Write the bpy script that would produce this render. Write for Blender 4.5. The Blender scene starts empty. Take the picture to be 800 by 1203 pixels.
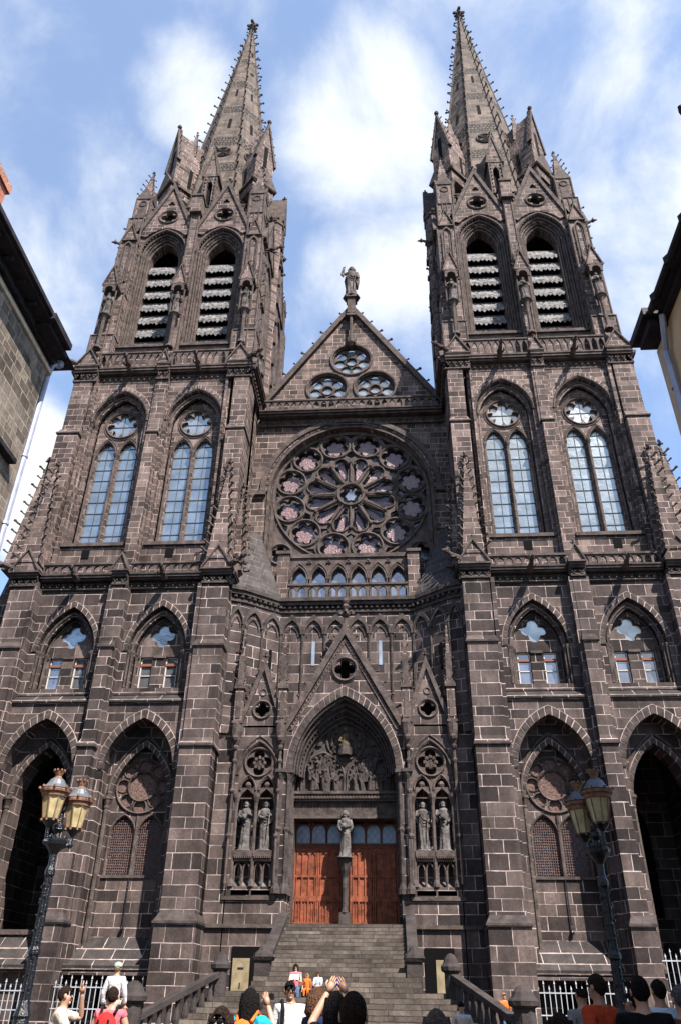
import bpy, bmesh, math, random
from math import sin, cos, pi, sqrt, radians, atan2, hypot
from mathutils import Vector, Matrix
from mathutils.geometry import delaunay_2d_cdt
random.seed(7)
S = bpy.context.scene
C = S.collection
PI = pi
# ------------------------------------------------------------ materials
def nmat(name):
    m = bpy.data.materials.new(name); m.use_nodes = True
    nt = m.node_tree; b = nt.nodes['Principled BSDF']
    return m, nt, b
def N(nt, t, **k):
    n = nt.nodes.new(t)
    for a, v in k.items(): setattr(n, a, v)
    return n
def plain(name, col, rough=.7, metal=0, bump=0, bscale=20, var=.0, vscale=3, emis=None, alpha=None, trans=0):
    m, nt, b = nmat(name)
    b.inputs['Base Color'].default_value = (*col, 1)
    b.inputs['Roughness'].default_value = rough
    b.inputs['Metallic'].default_value = metal
    if 'door' in name: b.inputs['Specular IOR Level'].default_value = .2
    if rough > .55: b.inputs['Specular IOR Level'].default_value = .1
    if trans: b.inputs['Transmission Weight'].default_value = trans
    geo = N(nt, 'ShaderNodeNewGeometry')
    if var:
        no = N(nt, 'ShaderNodeTexNoise'); no.inputs['Scale'].default_value = vscale; no.inputs['Detail'].default_value = 6
        nt.links.new(geo.outputs['Position'], no.inputs['Vector'])
        mr = N(nt, 'ShaderNodeMapRange'); mr.inputs[1].default_value = .3; mr.inputs[2].default_value = .7
        mr.inputs[3].default_value = 1-var; mr.inputs[4].default_value = 1+var
        nt.links.new(no.outputs['Fac'], mr.inputs[0])
        mx = N(nt, 'ShaderNodeVectorMath', operation='SCALE'); mx.inputs[0].default_value = col
        nt.links.new(mr.outputs[0], mx.inputs['Scale']); nt.links.new(mx.outputs[0], b.inputs['Base Color'])
    if bump:
        no = N(nt, 'ShaderNodeTexNoise'); no.inputs['Scale'].default_value = bscale; no.inputs['Detail'].default_value = 5
        nt.links.new(geo.outputs['Position'], no.inputs['Vector'])
        bp = N(nt, 'ShaderNodeBump'); bp.inputs['Strength'].default_value = bump; bp.inputs['Distance'].default_value = .05
        nt.links.new(no.outputs['Fac'], bp.inputs['Height']); nt.links.new(bp.outputs[0], b.inputs['Normal'])
    return m
def masonry(name, c1, c2, mort, bw=.95, bh=.5, ms=.02, patch=.5, fade=(.42, .6), axis_split=True, stain=.35, rough=.8, offs=0, slope=False):
    """coursed ashlar mapped in world metres on whichever way a face looks"""
    m, nt, b = nmat(name)
    L = nt.links.new
    geo = N(nt, 'ShaderNodeNewGeometry')
    sp = N(nt, 'ShaderNodeSeparateXYZ'); L(geo.outputs['Position'], sp.inputs[0])
    sn = N(nt, 'ShaderNodeSeparateXYZ'); L(geo.outputs['True Normal'], sn.inputs[0])
    ab = N(nt, 'ShaderNodeMath', operation='ABSOLUTE'); L(sn.outputs[0], ab.inputs[0])
    gt = N(nt, 'ShaderNodeMath', operation='GREATER_THAN'); L(ab.outputs[0], gt.inputs[0]); gt.inputs[1].default_value = .72
    mix = N(nt, 'ShaderNodeMix'); mix.data_type = 'FLOAT'
    L(gt.outputs[0], mix.inputs[0]); L(sp.outputs[0], mix.inputs[2]); L(sp.outputs[1], mix.inputs[3])
    cb = N(nt, 'ShaderNodeCombineXYZ'); L(mix.outputs[0], cb.inputs[0]); L(sp.outputs[2], cb.inputs[1])
    if slope:
        L(sp.outputs[1], cb.inputs[1])
    # courses of unequal height
    wz = N(nt, 'ShaderNodeMath', operation='SINE'); wm = N(nt, 'ShaderNodeMath', operation='MULTIPLY'); L(sp.outputs[2], wm.inputs[0]); wm.inputs[1].default_value = 2.3; L(wm.outputs[0], wz.inputs[0])
    wa = N(nt, 'ShaderNodeMath', operation='MULTIPLY_ADD'); L(wz.outputs[0], wa.inputs[0]); wa.inputs[1].default_value = 0 if (slope or bh < .2) else .095; L(sp.outputs[2], wa.inputs[2])
    if not slope: L(wa.outputs[0], cb.inputs[1])
    # slight irregularity of the joints
    nz = N(nt, 'ShaderNodeTexNoise'); nz.inputs['Scale'].default_value = 1.1; nz.inputs['Detail'].default_value = 2
    L(geo.outputs['Position'], nz.inputs['Vector'])
    sc = N(nt, 'ShaderNodeVectorMath', operation='MULTIPLY_ADD')
    L(nz.outputs['Color'], sc.inputs[0]); sc.inputs[1].default_value = (.05, .03, 0); L(cb.outputs[0], sc.inputs[2])
    ad = N(nt, 'ShaderNodeVectorMath', operation='ADD'); L(sc.outputs[0], ad.inputs[0]); ad.inputs[1].default_value = (offs+.13, .08, 0)
    br = N(nt, 'ShaderNodeTexBrick'); L(ad.outputs[0], br.inputs['Vector'])
    br.inputs['Scale'].default_value = 1; br.inputs['Brick Width'].default_value = bw; br.inputs['Row Height'].default_value = bh
    br.inputs['Mortar Size'].default_value = ms; br.inputs['Mortar Smooth'].default_value = .15
    br.inputs['Color1'].default_value = (*c1, 1); br.inputs['Color2'].default_value = (*c2, 1); br.inputs['Mortar'].default_value = (*mort, 1)
    br.squash = .72; br.squash_frequency = 3; br.offset = .46
    nm = N(nt, 'ShaderNodeTexNoise'); nm.inputs['Scale'].default_value = 3.1; nm.inputs['Detail'].default_value = 3; L(geo.outputs['Position'], nm.inputs['Vector'])
    rm = N(nt, 'ShaderNodeMapRange'); rm.inputs[1].default_value = .3; rm.inputs[2].default_value = .7; rm.inputs[3].default_value = ms*.45; rm.inputs[4].default_value = ms*1.5
    L(nm.outputs['Fac'], rm.inputs[0]); L(rm.outputs[0], br.inputs['Mortar Size'])
    # coarse + fine stains
    n1 = N(nt, 'ShaderNodeTexNoise'); n1.inputs['Scale'].default_value = .55; n1.inputs['Detail'].default_value = 8; n1.inputs['Roughness'].default_value = .65
    L(geo.outputs['Position'], n1.inputs['Vector'])
    r1 = N(nt, 'ShaderNodeMapRange'); r1.inputs[1].default_value = .3; r1.inputs[2].default_value = .72; r1.inputs[3].default_value = 1-stain; r1.inputs[4].default_value = 1+stain
    L(n1.outputs['Fac'], r1.inputs[0])
    n2 = N(nt, 'ShaderNodeTexNoise'); n2.inputs['Scale'].default_value = 9; n2.inputs['Detail'].default_value = 6; n2.inputs['Roughness'].default_value = .7
    L(geo.outputs['Position'], n2.inputs['Vector'])
    r2 = N(nt, 'ShaderNodeMapRange'); r2.inputs[1].default_value = .3; r2.inputs[2].default_value = .7; r2.inputs[3].default_value = .72; r2.inputs[4].default_value = 1.3
    L(n2.outputs['Fac'], r2.inputs[0])
    sv = N(nt, 'ShaderNodeVectorMath', operation='MULTIPLY'); L(geo.outputs['Position'], sv.inputs[0]); sv.inputs[1].default_value = (2.1, 2.1, .22)
    n4 = N(nt, 'ShaderNodeTexNoise'); n4.inputs['Scale'].default_value = 1; n4.inputs['Detail'].default_value = 6; n4.inputs['Roughness'].default_value = .6; L(sv.outputs[0], n4.inputs['Vector'])
    r4 = N(nt, 'ShaderNodeMapRange'); r4.inputs[1].default_value = .32; r4.inputs[2].default_value = .68; r4.inputs[3].default_value = .66; r4.inputs[4].default_value = 1.25; L(n4.outputs['Fac'], r4.inputs[0])
    mu0 = N(nt, 'ShaderNodeMath', operation='MULTIPLY'); L(r1.outputs[0], mu0.inputs[0]); L(r4.outputs[0], mu0.inputs[1])
    mu = N(nt, 'ShaderNodeMath', operation='MULTIPLY'); L(mu0.outputs[0], mu.inputs[0]); L(r2.outputs[0], mu.inputs[1])
    # joints show strongly in places, are dirty in others
    n3 = N(nt, 'ShaderNodeTexNoise'); n3.inputs['Scale'].default_value = .8; n3.inputs['Detail'].default_value = 5
    L(geo.outputs['Position'], n3.inputs['Vector'])
    r3 = N(nt, 'ShaderNodeMapRange'); r3.inputs[1].default_value = fade[0]-.1; r3.inputs[2].default_value = fade[1]; r3.inputs[3].default_value = patch; r3.inputs[4].default_value = 1
    L(n3.outputs['Fac'], r3.inputs[0])
    stonec = N(nt, 'ShaderNodeTexBrick'); L(ad.outputs[0], stonec.inputs['Vector'])
    for k in ('Scale', 'Brick Width', 'Row Height'): stonec.inputs[k].default_value = br.inputs[k].default_value
    stonec.inputs['Mortar Size'].default_value = 0; stonec.squash = .72; stonec.squash_frequency = 3; stonec.offset = .46
    stonec.inputs['Color1'].default_value = (*c1, 1); stonec.inputs['Color2'].default_value = (*c2, 1)
    fm = N(nt, 'ShaderNodeMath', operation='MULTIPLY'); L(br.outputs['Fac'], fm.inputs[0]); L(r3.outputs[0], fm.inputs[1])
    sc1 = N(nt, 'ShaderNodeVectorMath', operation='SCALE'); L(stonec.outputs['Color'], sc1.inputs[0]); L(mu.outputs[0], sc1.inputs['Scale'])
    mc = N(nt, 'ShaderNodeMix'); mc.data_type = 'RGBA'; L(fm.outputs[0], mc.inputs[0]); L(sc1.outputs[0], mc.inputs[6]); mc.inputs[7].default_value = (*mort, 1)
    L(mc.outputs[2], b.inputs['Base Color'])
    b.inputs['Roughness'].default_value = rough; b.inputs['Specular IOR Level'].default_value = .12
    hs = N(nt, 'ShaderNodeMath', operation='MULTIPLY_ADD'); L(n2.outputs['Fac'], hs.inputs[0]); hs.inputs[1].default_value = .7
    iv = N(nt, 'ShaderNodeMath', operation='SUBTRACT'); iv.inputs[0].default_value = 1; L(br.outputs['Fac'], iv.inputs[1]); L(iv.outputs[0], hs.inputs[2])
    bp = N(nt, 'ShaderNodeBump'); bp.inputs['Strength'].default_value = .6; bp.inputs['Distance'].default_value = .03
    L(hs.outputs[0], bp.inputs['Height']); L(bp.outputs[0], b.inputs['Normal'])
    return m
M = {}
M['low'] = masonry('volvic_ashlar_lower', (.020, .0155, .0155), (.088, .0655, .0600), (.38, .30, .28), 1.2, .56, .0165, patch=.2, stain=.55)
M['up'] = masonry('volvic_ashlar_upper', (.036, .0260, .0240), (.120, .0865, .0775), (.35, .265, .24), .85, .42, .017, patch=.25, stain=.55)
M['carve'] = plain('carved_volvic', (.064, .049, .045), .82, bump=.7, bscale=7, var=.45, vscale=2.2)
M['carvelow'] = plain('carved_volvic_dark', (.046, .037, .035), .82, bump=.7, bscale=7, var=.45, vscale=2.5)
M['spire'] = masonry('spire_stone', (.060, .046, .039), (.125, .097, .082), (.07, .055, .05), .8, .4, .012, patch=.2)
M['scale'] = masonry('spire_scale_bands', (.075, .058, .05), (.11, .085, .074), (.012, .010, .010), .36, .32, .07, patch=.9, stain=.2)
M['mortar'] = plain('lime_mortar', (.32, .25, .23), .9, var=.25)
M['voussoir'] = plain('voussoir_stone', (.050, .039, .036), .82, bump=.6, bscale=6, var=.5, vscale=3)
M['slab'] = masonry('weathering_slabs', (.024, .021, .021), (.042, .035, .034), (.30, .24, .22), 1.3, .42, .02, patch=.4)
M['slabdark'] = masonry('dark_roof_slabs', (.030, .027, .027), (.055, .047, .046), (.12, .095, .09), 1.1, .45, .016, patch=.3)
M['dark'] = plain('opening_shade_black', (.0025, .0023, .0028), .95)  # near-black colour stands in for the shade inside slits, recesses and openings
M['lead'] = plain('window_lead', (.05, .055, .06), .6)
M['iron'] = plain('black_painted_iron', (.008, .009, .013), .28, metal=.2, bump=.5, bscale=30)
M['fence'] = plain('pale_grey_painted_iron', (.30, .31, .34), .5, var=.2)
M['wood'] = plain('varnished_door_oak', (.165, .045, .022), .55, bump=.4, bscale=25, var=.5, vscale=4)
M['wood2'] = plain('dark_door_frame', (.10, .028, .012), .45, var=.3)
M['palestone'] = plain('pale_weathered_statue_stone', (.085, .076, .073), .8, bump=.9, bscale=9, var=.55, vscale=4)
M['statue'] = plain('statue_stone', (.075, .063, .060), .8, bump=.9, bscale=9, var=.6, vscale=3)
M['gold'] = plain('worn_gilding', (.075, .055, .035), .6, metal=.1, bump=.8, bscale=9, var=.5)
M['louvre'] = plain('slate_louvre_boards', (.118, .112, .112), .7, bump=.9, bscale=8, var=.75, vscale=5)
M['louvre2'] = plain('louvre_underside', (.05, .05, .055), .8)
M['pink'] = plain('sunlit_glass_pink', (.135, .078, .082), .35, bump=.7, bscale=9, var=.6, vscale=12)  # tone of sunlit glass put into the colour
M['wire'] = plain('rusted_wire_netting', (.11, .07, .062), .8, var=.5, vscale=9, bump=1, bscale=16)
M['white'] = plain('white_window_frame', (.40, .37, .34), .5)
M['red'] = plain('red_brown_transom', (.16, .065, .045), .6)
M['paving'] = masonry('plaza_setts', (.05, .044, .042), (.09, .078, .074), (.14, .125, .12), .4, .3, .02, slope=True)
M['step'] = masonry('stair_stone', (.052, .042, .036), (.115, .094, .080), (.022, .018, .017), 1.5, .1615, .012, patch=.6, stain=.5)
M['cheek'] = plain('stair_wall_stone', (.036, .030, .029), .8, bump=.5, bscale=10, var=.35, vscale=2)
M['rubble'] = masonry('old_house_stone', (.075, .060, .050), (.185, .150, .122), (.26, .22, .18), .72, .42, .022, patch=.3, stain=.5)
M['fascia'] = plain('black_eave', (.022, .020, .024), .6, var=.4)
M['pipe'] = plain('zinc_pipe', (.26, .27, .34), .45, metal=.3, var=.2)
M['brick'] = masonry('chimney_brick', (.26, .075, .045), (.34, .12, .07), (.45, .33, .26), .24, .08, .01)
M['cream'] = plain('cream_render', (.50, .37, .23), .9, bump=.3, bscale=15, var=.12, vscale=1.3)
M['creamtrim'] = plain('beige_trim', (.42, .33, .25), .8, var=.2)
M['lampglass'] = plain('frosted_yellow_lantern_glass', (.30, .25, .13), .35, var=.3, vscale=6)
M['lamptop'] = plain('lantern_cap', (.13, .135, .15), .4, metal=.4, var=.2)
M['lamptop_shaded'] = plain('lantern_cap_shaded', (.07, .075, .09), .4, metal=.4, var=.2)  # lamptop's metal with the right lamp's shade put into the colour
M['rust'] = plain('rusty_lamp_trim', (.16, .085, .055), .7, var=.4, vscale=9)
M['ochre'] = plain('ochre_painted_door', (.20, .16, .10), .7, var=.25)
def glass(name, col, grid=(.0, .0), dia=0, rough=.18, metal=.75, lead=(.06, .07, .08)):
    m, nt, b = nmat(name); L = nt.links.new
    geo = N(nt, 'ShaderNodeNewGeometry'); sp = N(nt, 'ShaderNodeSeparateXYZ'); L(geo.outputs['Position'], sp.inputs[0])
    no = N(nt, 'ShaderNodeTexNoise'); no.inputs['Scale'].default_value = 1.2; no.inputs['Detail'].default_value = 5; L(geo.outputs['Position'], no.inputs['Vector'])
    mr = N(nt, 'ShaderNodeMapRange'); mr.inputs[1].default_value = .3; mr.inputs[2].default_value = .7; mr.inputs[3].default_value = .7; mr.inputs[4].default_value = 1.2
    L(no.outputs['Fac'], mr.inputs[0])
    sc = N(nt, 'ShaderNodeVectorMath', operation='SCALE'); sc.inputs[0].default_value = col; L(mr.outputs[0], sc.inputs['Scale'])
    out = sc.outputs[0]
    if dia:
        fs = []
        for sg in (1, -1):
            a = N(nt, 'ShaderNodeMath', operation='MULTIPLY_ADD'); L(sp.outputs[0], a.inputs[0]); a.inputs[1].default_value = sg*1.3; L(sp.outputs[2], a.inputs[2])
            p = N(nt, 'ShaderNodeMath', operation='PINGPONG'); L(a.outputs[0], p.inputs[0]); p.inputs[1].default_value = dia
            g = N(nt, 'ShaderNodeMath', operation='LESS_THAN'); L(p.outputs[0], g.inputs[0]); g.inputs[1].default_value = dia*.17
            fs.append(g)
        mx = N(nt, 'ShaderNodeMath', operation='MAXIMUM'); L(fs[0].outputs[0], mx.inputs[0]); L(fs[1].outputs[0], mx.inputs[1])
        mc = N(nt, 'ShaderNodeMix'); mc.data_type = 'RGBA'; L(mx.outputs[0], mc.inputs[0]); L(out, mc.inputs[6]); mc.inputs[7].default_value = (*lead, 1)
        out = mc.outputs[2]
    L(out, b.inputs['Base Color'])
    b.inputs['Metallic'].default_value = metal; b.inputs['Roughness'].default_value = rough
    n2 = N(nt, 'ShaderNodeTexNoise'); n2.inputs['Scale'].default_value = 2.5; n2.inputs['Detail'].default_value = 3; L(geo.outputs['Position'], n2.inputs['Vector'])
    bp = N(nt, 'ShaderNodeBump'); bp.inputs['Strength'].default_value = .35; bp.inputs['Distance'].default_value = .05
    L(n2.outputs['Fac'], bp.inputs['Height']); L(bp.outputs[0], b.inputs['Normal'])
    return m
M['leaded'] = glass('leaded_lancet_glass', (.33, .36, .37), dia=.085, lead=(.17, .19, .21))
M['clear'] = glass('upper_oculus_glass', (.36, .37, .37))
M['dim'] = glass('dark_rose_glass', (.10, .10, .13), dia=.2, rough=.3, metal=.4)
M['pane'] = glass('casement_glass', (.26, .26, .28), rough=.08)
# ------------------------------------------------------------ mesh builder
class MB:
    def __init__(s, xf=None): s.v = []; s.f = []; s.m = []; s.xf = xf; s.mi = 0; s.mats = []
    def mat(s, k):
        if k not in s.mats: s.mats.append(k)
        s.mi = s.mats.index(k); return s
    def add(s, vs, fs):
        b = len(s.v)
        if s.xf: vs = [s.xf(*p) for p in vs]
        s.v += [tuple(p) for p in vs]; s.f += [tuple(b+i for i in f) for f in fs]; s.m += [s.mi]*len(fs)
    def box(s, x0, x1, y0, y1, z0, z1):
        s.add([(x0,y0,z0),(x1,y0,z0),(x1,y1,z0),(x0,y1,z0),(x0,y0,z1),(x1,y0,z1),(x1,y1,z1),(x0,y1,z1)],
              [(0,3,2,1),(4,5,6,7),(0,1,5,4),(1,2,6,5),(2,3,7,6),(3,0,4,7)])
    def frust(s, a, b):
        """a,b: two rings of equal length; closed solid between them"""
        n = len(a)
        s.add(list(a)+list(b), [tuple(range(n))[::-1], tuple(range(n, 2*n))]+[(i, (i+1) % n, n+(i+1) % n, n+i) for i in range(n)])
    def pyr(s, a, apex):
        n = len(a); s.add(list(a)+[apex], [tuple(range(n))[::-1]]+[(i, (i+1) % n, n) for i in range(n)])
    def prismz(s, poly, z0, z1): s.frust([(x, y, z0) for x, y in poly], [(x, y, z1) for x, y in poly])
    def prismy(s, poly, y0, y1): s.frust([(x, y0, z) for x, z in poly], [(x, y1, z) for x, z in poly])
    def prismx(s, poly, x0, x1): s.frust([(x0, y, z) for y, z in poly], [(x1, y, z) for y, z in poly])
    def band(s, A, B, y0, y1, closed=False):
        """solid moulding between outlines A (inner) and B (outer) in xz, from y0 to y1"""
        n = len(A); vs = []
        for P, y in ((A, y0), (B, y0), (A, y1), (B, y1)): vs += [(x, y, z) for x, z in P]
        fs = []
        for i in range(n if closed else n-1):
            j = (i+1) % n
            fs += [(i, j, n+j, n+i), (2*n+j, 2*n+i, 3*n+i, 3*n+j), (j, i, 2*n+i, 2*n+j), (n+i, n+j, 3*n+j, 3*n+i)]
        if not closed: fs += [(0, n, 3*n, 2*n), (n-1, 3*n-1, 4*n-1, 2*n-1)]
        s.add(vs, fs)
    def plate(s, outer, holes, y0, y1, back=False):
        pts = []; edges = []
        for lp in [outer]+holes:
            b = len(pts); n = len(lp); pts += [Vector(p) for p in lp]; edges += [(b+i, b+(i+1) % n) for i in range(n)]
        r = delaunay_2d_cdt(pts, edges, [], 0, 1e-5)
        vo, _, fo = r[0], r[1], r[2]
        tri = []
        for f in fo:
            c = sum((vo[i] for i in f), Vector((0, 0)))/len(f)
            if inside(c, outer) and not any(inside(c, h) for h in holes): tri.append(f)
        vs = [(p[0], y0, p[1]) for p in vo]; s.add(vs, [tuple(f) for f in tri])
        if back: s.add([(p[0], y1, p[1]) for p in vo], [tuple(f)[::-1] for f in tri])
        for lp in [outer]+holes:
            n = len(lp)
            s.add([(x, y0, z) for x, z in lp]+[(x, y1, z) for x, z in lp], [(i, (i+1) % n, n+(i+1) % n, n+i) for i in range(n)])
    def tube(s, path, r, n=6, caps=True, closed=False):
        P = [Vector(p) for p in path]; k = len(P); R = r if isinstance(r, (list, tuple)) else [r]*k
        vs = []; prev = None
        for i, p in enumerate(P):
            t = (P[(i+1) % k]-P[i-1]) if closed else (P[min(i+1, k-1)]-P[max(i-1, 0)])
            t.normalize()
            u = prev - t*prev.dot(t) if prev is not None else t.orthogonal()
            if u.length < 1e-6: u = t.orthogonal()
            u.normalize(); w = t.cross(u); prev = u
            for j in range(n):
                a = 2*PI*j/n; vs.append(p+(u*cos(a)+w*sin(a))*R[i])
        fs = []
        for i in range(k if closed else k-1):
            i2 = (i+1) % k
            for j in range(n): fs.append((i*n+j, i*n+(j+1) % n, i2*n+(j+1) % n, i2*n+j))
        if caps and not closed: fs += [tuple(range(n))[::-1], tuple(range((k-1)*n, k*n))]
        s.add([tuple(v) for v in vs], fs)
    def lathe(s, prof, cx, cy, n=10, sx=1, sy=1, a0=0):
        k = len(prof); vs = []
        for r, z in prof:
            for j in range(n):
                a = a0+2*PI*j/n; vs.append((cx+r*sx*cos(a), cy+r*sy*sin(a), z))
        fs = []
        for i in range(k-1):
            for j in range(n): fs.append((i*n+j, i*n+(j+1) % n, (i+1)*n+(j+1) % n, (i+1)*n+j))
        fs += [tuple(range(n))[::-1], tuple(range((k-1)*n, k*n))]
        s.add(vs, fs)
    def ball(s, c, r, n=6, sq=(1, 1, 1)):
        pr = []
        k = max(3, n//2+1)
        vs = []; 
        for i in range(1, k):
            ph = PI*i/k
            for j in range(n):
                a = 2*PI*j/n; vs.append((c[0]+r*sq[0]*sin(ph)*cos(a), c[1]+r*sq[1]*sin(ph)*sin(a), c[2]-r*sq[2]*cos(ph)))
        fs = [(i*n+j, i*n+(j+1) % n, (i+1)*n+(j+1) % n, (i+1)*n+j) for i in range(k-2) for j in range(n)]
        b = len(vs); vs += [(c[0], c[1], c[2]-r*sq[2]), (c[0], c[1], c[2]+r*sq[2])]
        fs += [(b, (j+1) % n, j) for j in range(n)]+[(b+1, (k-2)*n+j, (k-2)*n+(j+1) % n) for j in range(n)]
        s.add(vs, fs)
    def crocket(s, p, d, z=0, r=.12):
        """leafy hook standing off point p in horizontal direction d"""
        x, y, zz = p; dx, dy = d; r *= random.uniform(.75, 1.2); zz += random.uniform(-.06, .06)
        s.tube([(x, y, zz), (x+dx*r*1.3, y+dy*r*1.3, zz+r*.3), (x+dx*r*2.3, y+dy*r*2.3, zz+r*1.0)], [r*.45, r*.4, r*.45], 4)
        s.ball((x+dx*r*2.5, y+dy*r*2.5, zz+r*1.0), r*.75, 5, (1, 1, .8))
    def build(s, name, parent=None, loc=(0, 0, 0), smooth=False):
        me = bpy.data.meshes.new(name); me.from_pydata(s.v, [], s.f)
        for k in s.mats: me.materials.append(M[k])
        if len(s.mats) > 1: me.polygons.foreach_set('material_index', s.m)
        bm = bmesh.new(); bm.from_mesh(me); bmesh.ops.recalc_face_normals(bm, faces=bm.faces); bm.to_mesh(me); bm.free()
        if smooth: me.polygons.foreach_set('use_smooth', [True]*len(me.polygons))
        me.update()
        o = bpy.data.objects.new(name, me); C.objects.link(o); o.location = loc
        if parent: o.parent = parent
        return o
def inside(p, poly):
    x, y = p[0], p[1]; r = False; n = len(poly); j = n-1
    for i in range(n):
        xi, yi = poly[i]; xj, yj = poly[j]
        if (yi > y) != (yj > y) and x < (xj-xi)*(y-yi)/(yj-yi)+xi: r = not r
        j = i
    return r
def rect(x0, x1, z0, z1): return [(x0, z0), (x1, z0), (x1, z1), (x0, z1)]
def arc(cx, w, zs, za, n=8):
    """pointed arch: points from left springing over the apex to right springing"""
    h = za-zs; r = (w*w+h*h)/(2*w)
    out = []
    th = atan2(h, r-w) if r > w else atan2(h, r-w)
    for i in range(n+1):
        a = th*i/n; out.append((cx+(r-w)-r*cos(a), zs+r*sin(a)))
    return out+[(2*cx-x, z) for x, z in out[-2::-1]]
def arch(cx, w, z0, zs, za, n=8): return [(cx-w, z0)]+arc(cx, w, zs, za, n)+[(cx+w, z0)]
def circ(cx, cz, r, n=24, a0=0): return [(cx+r*cos(a0+2*PI*i/n), cz+r*sin(a0+2*PI*i/n)) for i in range(n)]
def foil(cx, cz, k, R, a0=PI/2, n=48, rl=None):
    """k-lobed opening, overall radius R"""
    floor = .3 if rl is None else .62
    if rl is None: rl = R*sin(PI/k)/(1+sin(PI/k))*1.06
    rc = R-rl; out = []
    for i in range(n):
        t = 2*PI*(i+.5)/n; best = floor*R
        for j in range(k):
            ph = t-(a0+2*PI*j/k); d = rl*rl-(rc*sin(ph))**2
            if d > 0 and cos(ph) > 0: best = max(best, rc*cos(ph)+sqrt(d))
        out.append((cx+best*cos(t), cz+best*sin(t)))
    return out
def ring_tube(mb, cx, y, cz, r, t, n=24, k=5):
    mb.tube([(cx+r*cos(2*PI*i/n), y, cz+r*sin(2*PI*i/n)) for i in range(n)], t, k, closed=True)
def arc_tube(mb, pts, y, t, k=5): mb.tube([(x, y, z) for x, z in pts], t, k)
def voussoirs(mb, cx, wi, wo, zs, zai, zao, y0, y1, n, gap=.16, stone='voussoir', legs=0):
    """ring of separate arch stones on a bed of pale mortar"""
    def P(w, za, t):
        h = za-zs; r = (w*w+h*h)/(2*w); th = atan2(h, r-w); u = t*2
        if u <= 1: a = th*u; return (cx+(r-w)-r*cos(a), zs+r*sin(a))
        a = th*(2-u); return (cx-(r-w)+r*cos(a), zs+r*sin(a))
    T = [i/24 for i in range(25)]
    mb.mat('mortar'); mb.band([P(wi, zai, t) for t in T], [P(wo, zao, t) for t in T], y0, y1)
    mb.mat(stone)
    for i in range(n):
        a = (i+gap/2)/n; b = (i+1-gap/2)/n; m_ = (a+b)/2
        mb.band([P(wi-.012, zai-.012, t) for t in (a, m_, b)], [P(wo-.03, zao-.03, t) for t in (a, m_, b)], y0-.025, y1)
def balustrade(mb, x0, x1, y, z0, z1, n, th=.16):
    """pierced parapet of small pointed arches with rails"""
    w = (x1-x0)/n; holes = [arch(x0+w*(i+.5), w*.37, z0+.14, z0+(z1-z0)*.52, z1-.15, 3) for i in range(n)]
    mb.plate(rect(x0, x1, z0+.08, z1-.08), holes, y, y+th, back=True)
    mb.box(x0, x1, y-.07, y+th+.07, z1-.08, z1+.04)
    mb.box(x0, x1, y-.06, y+th+.06, z0, z0+.08)
def cornice(mb, x0, x1, y, z0, z1, proj=.35, dent=.3):
    """stepped moulded cornice with a leafy frieze underneath"""
    h = z1-z0
    mb.box(x0, x1, y-.08, y+.3, z0, z0+h*.1)
    mb.box(x0, x1, y-.0, y+.3, z0+h*.1, z0+h*.6)
    mb.box(x0, x1, y-proj*.8, y+.3, z0+h*.6, z0+h*.74)
    mb.box(x0, x1, y-proj*1.1, y+.3, z0+h*.74, z0+h*.9)
    mb.box(x0, x1, y-proj*1.25, y+.3, z0+h*.9, z1)
    n = max(1, int((x1-x0)/(dent*1.25))); w = (x1-x0)/n
    for i in range(n):
        cx = x0+w*(i+.5)
        for sg in (-1, 1): mb.ball((cx+sg*w*.18, y-.1, z0+h*.42), w*.2, 5, (.9, .9, 1.2))
        mb.ball((cx, y-.14, z0+h*.24), w*.2, 5)
def gablet(mb, cx, y, z0, w, h, d=.5, cap='carve', face='up', fin=True):
    """small gable: stone face, projecting coping, finial, crockets"""
    mb.mat(face); mb.prismy([(cx-w, z0), (cx+w, z0), (cx, z0+h)], y+.06, y+d)
    mb.mat(cap)
    t = .12*max(w, .6)
    L = hypot(w, h); nx, nz = h/L, w/L
    for sg in (-1, 1):
        A = [(cx+sg*w, z0), (cx+sg*(w+nx*t), z0+nz*t-.0), (cx, z0+h+t*L/w*.9), (cx, z0+h)]
        mb.prismy(A, y-.05, y+d)
    mb.box(cx-w-.06, cx+w+.06, y-.04, y+d, z0-.09, z0)
    if fin: finial(mb, cx, y+d*.3, z0+h+t, .13*max(w, .6)+.03)
def finial(mb, x, y, z, r=.12):
    mb.tube([(x, y, z-.1), (x, y, z+r*4)], r*.35, 4)
    mb.ball((x, y, z+r*1.6), r*.9, 6, (1, 1, .6)); mb.ball((x, y, z+r*3.2), r*.7, 6, (1, 1, .8))
    for a in range(4): mb.ball((x+cos(a*PI/2)*r*1.1, y+sin(a*PI/2)*r*1.1, z+r*1.9), r*.5, 4)
def spirelet(mb, x, y, z0, z1, w, n=7, sides=4, a0=PI/4, cr=.1, face='up', squash=1):
    mb.mat(face); R = w*(1.414 if sides == 4 else 1)
    base = [(x+R*cos(a0+2*PI*i/sides), y+R*squash*sin(a0+2*PI*i/sides), z0) for i in range(sides)]
    tp = .06/R
    mb.frust(base, [(x+(bx-x)*tp, y+(by-y)*tp, z1) for bx, by, _ in base])
    mb.mat('carve')
    for bx, by, _ in base:
        dx, dy = bx-x, by-y; l = hypot(dx, dy)
        for i in range(n):
            t = (i+.6)/(n+.4); mb.crocket((x+dx*(1-t), y+dy*(1-t), z0+(z1-z0)*t), (dx/l, dy/l), 0, cr)
    finial(mb, x, y, z1-.05, cr*1.15)
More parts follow.
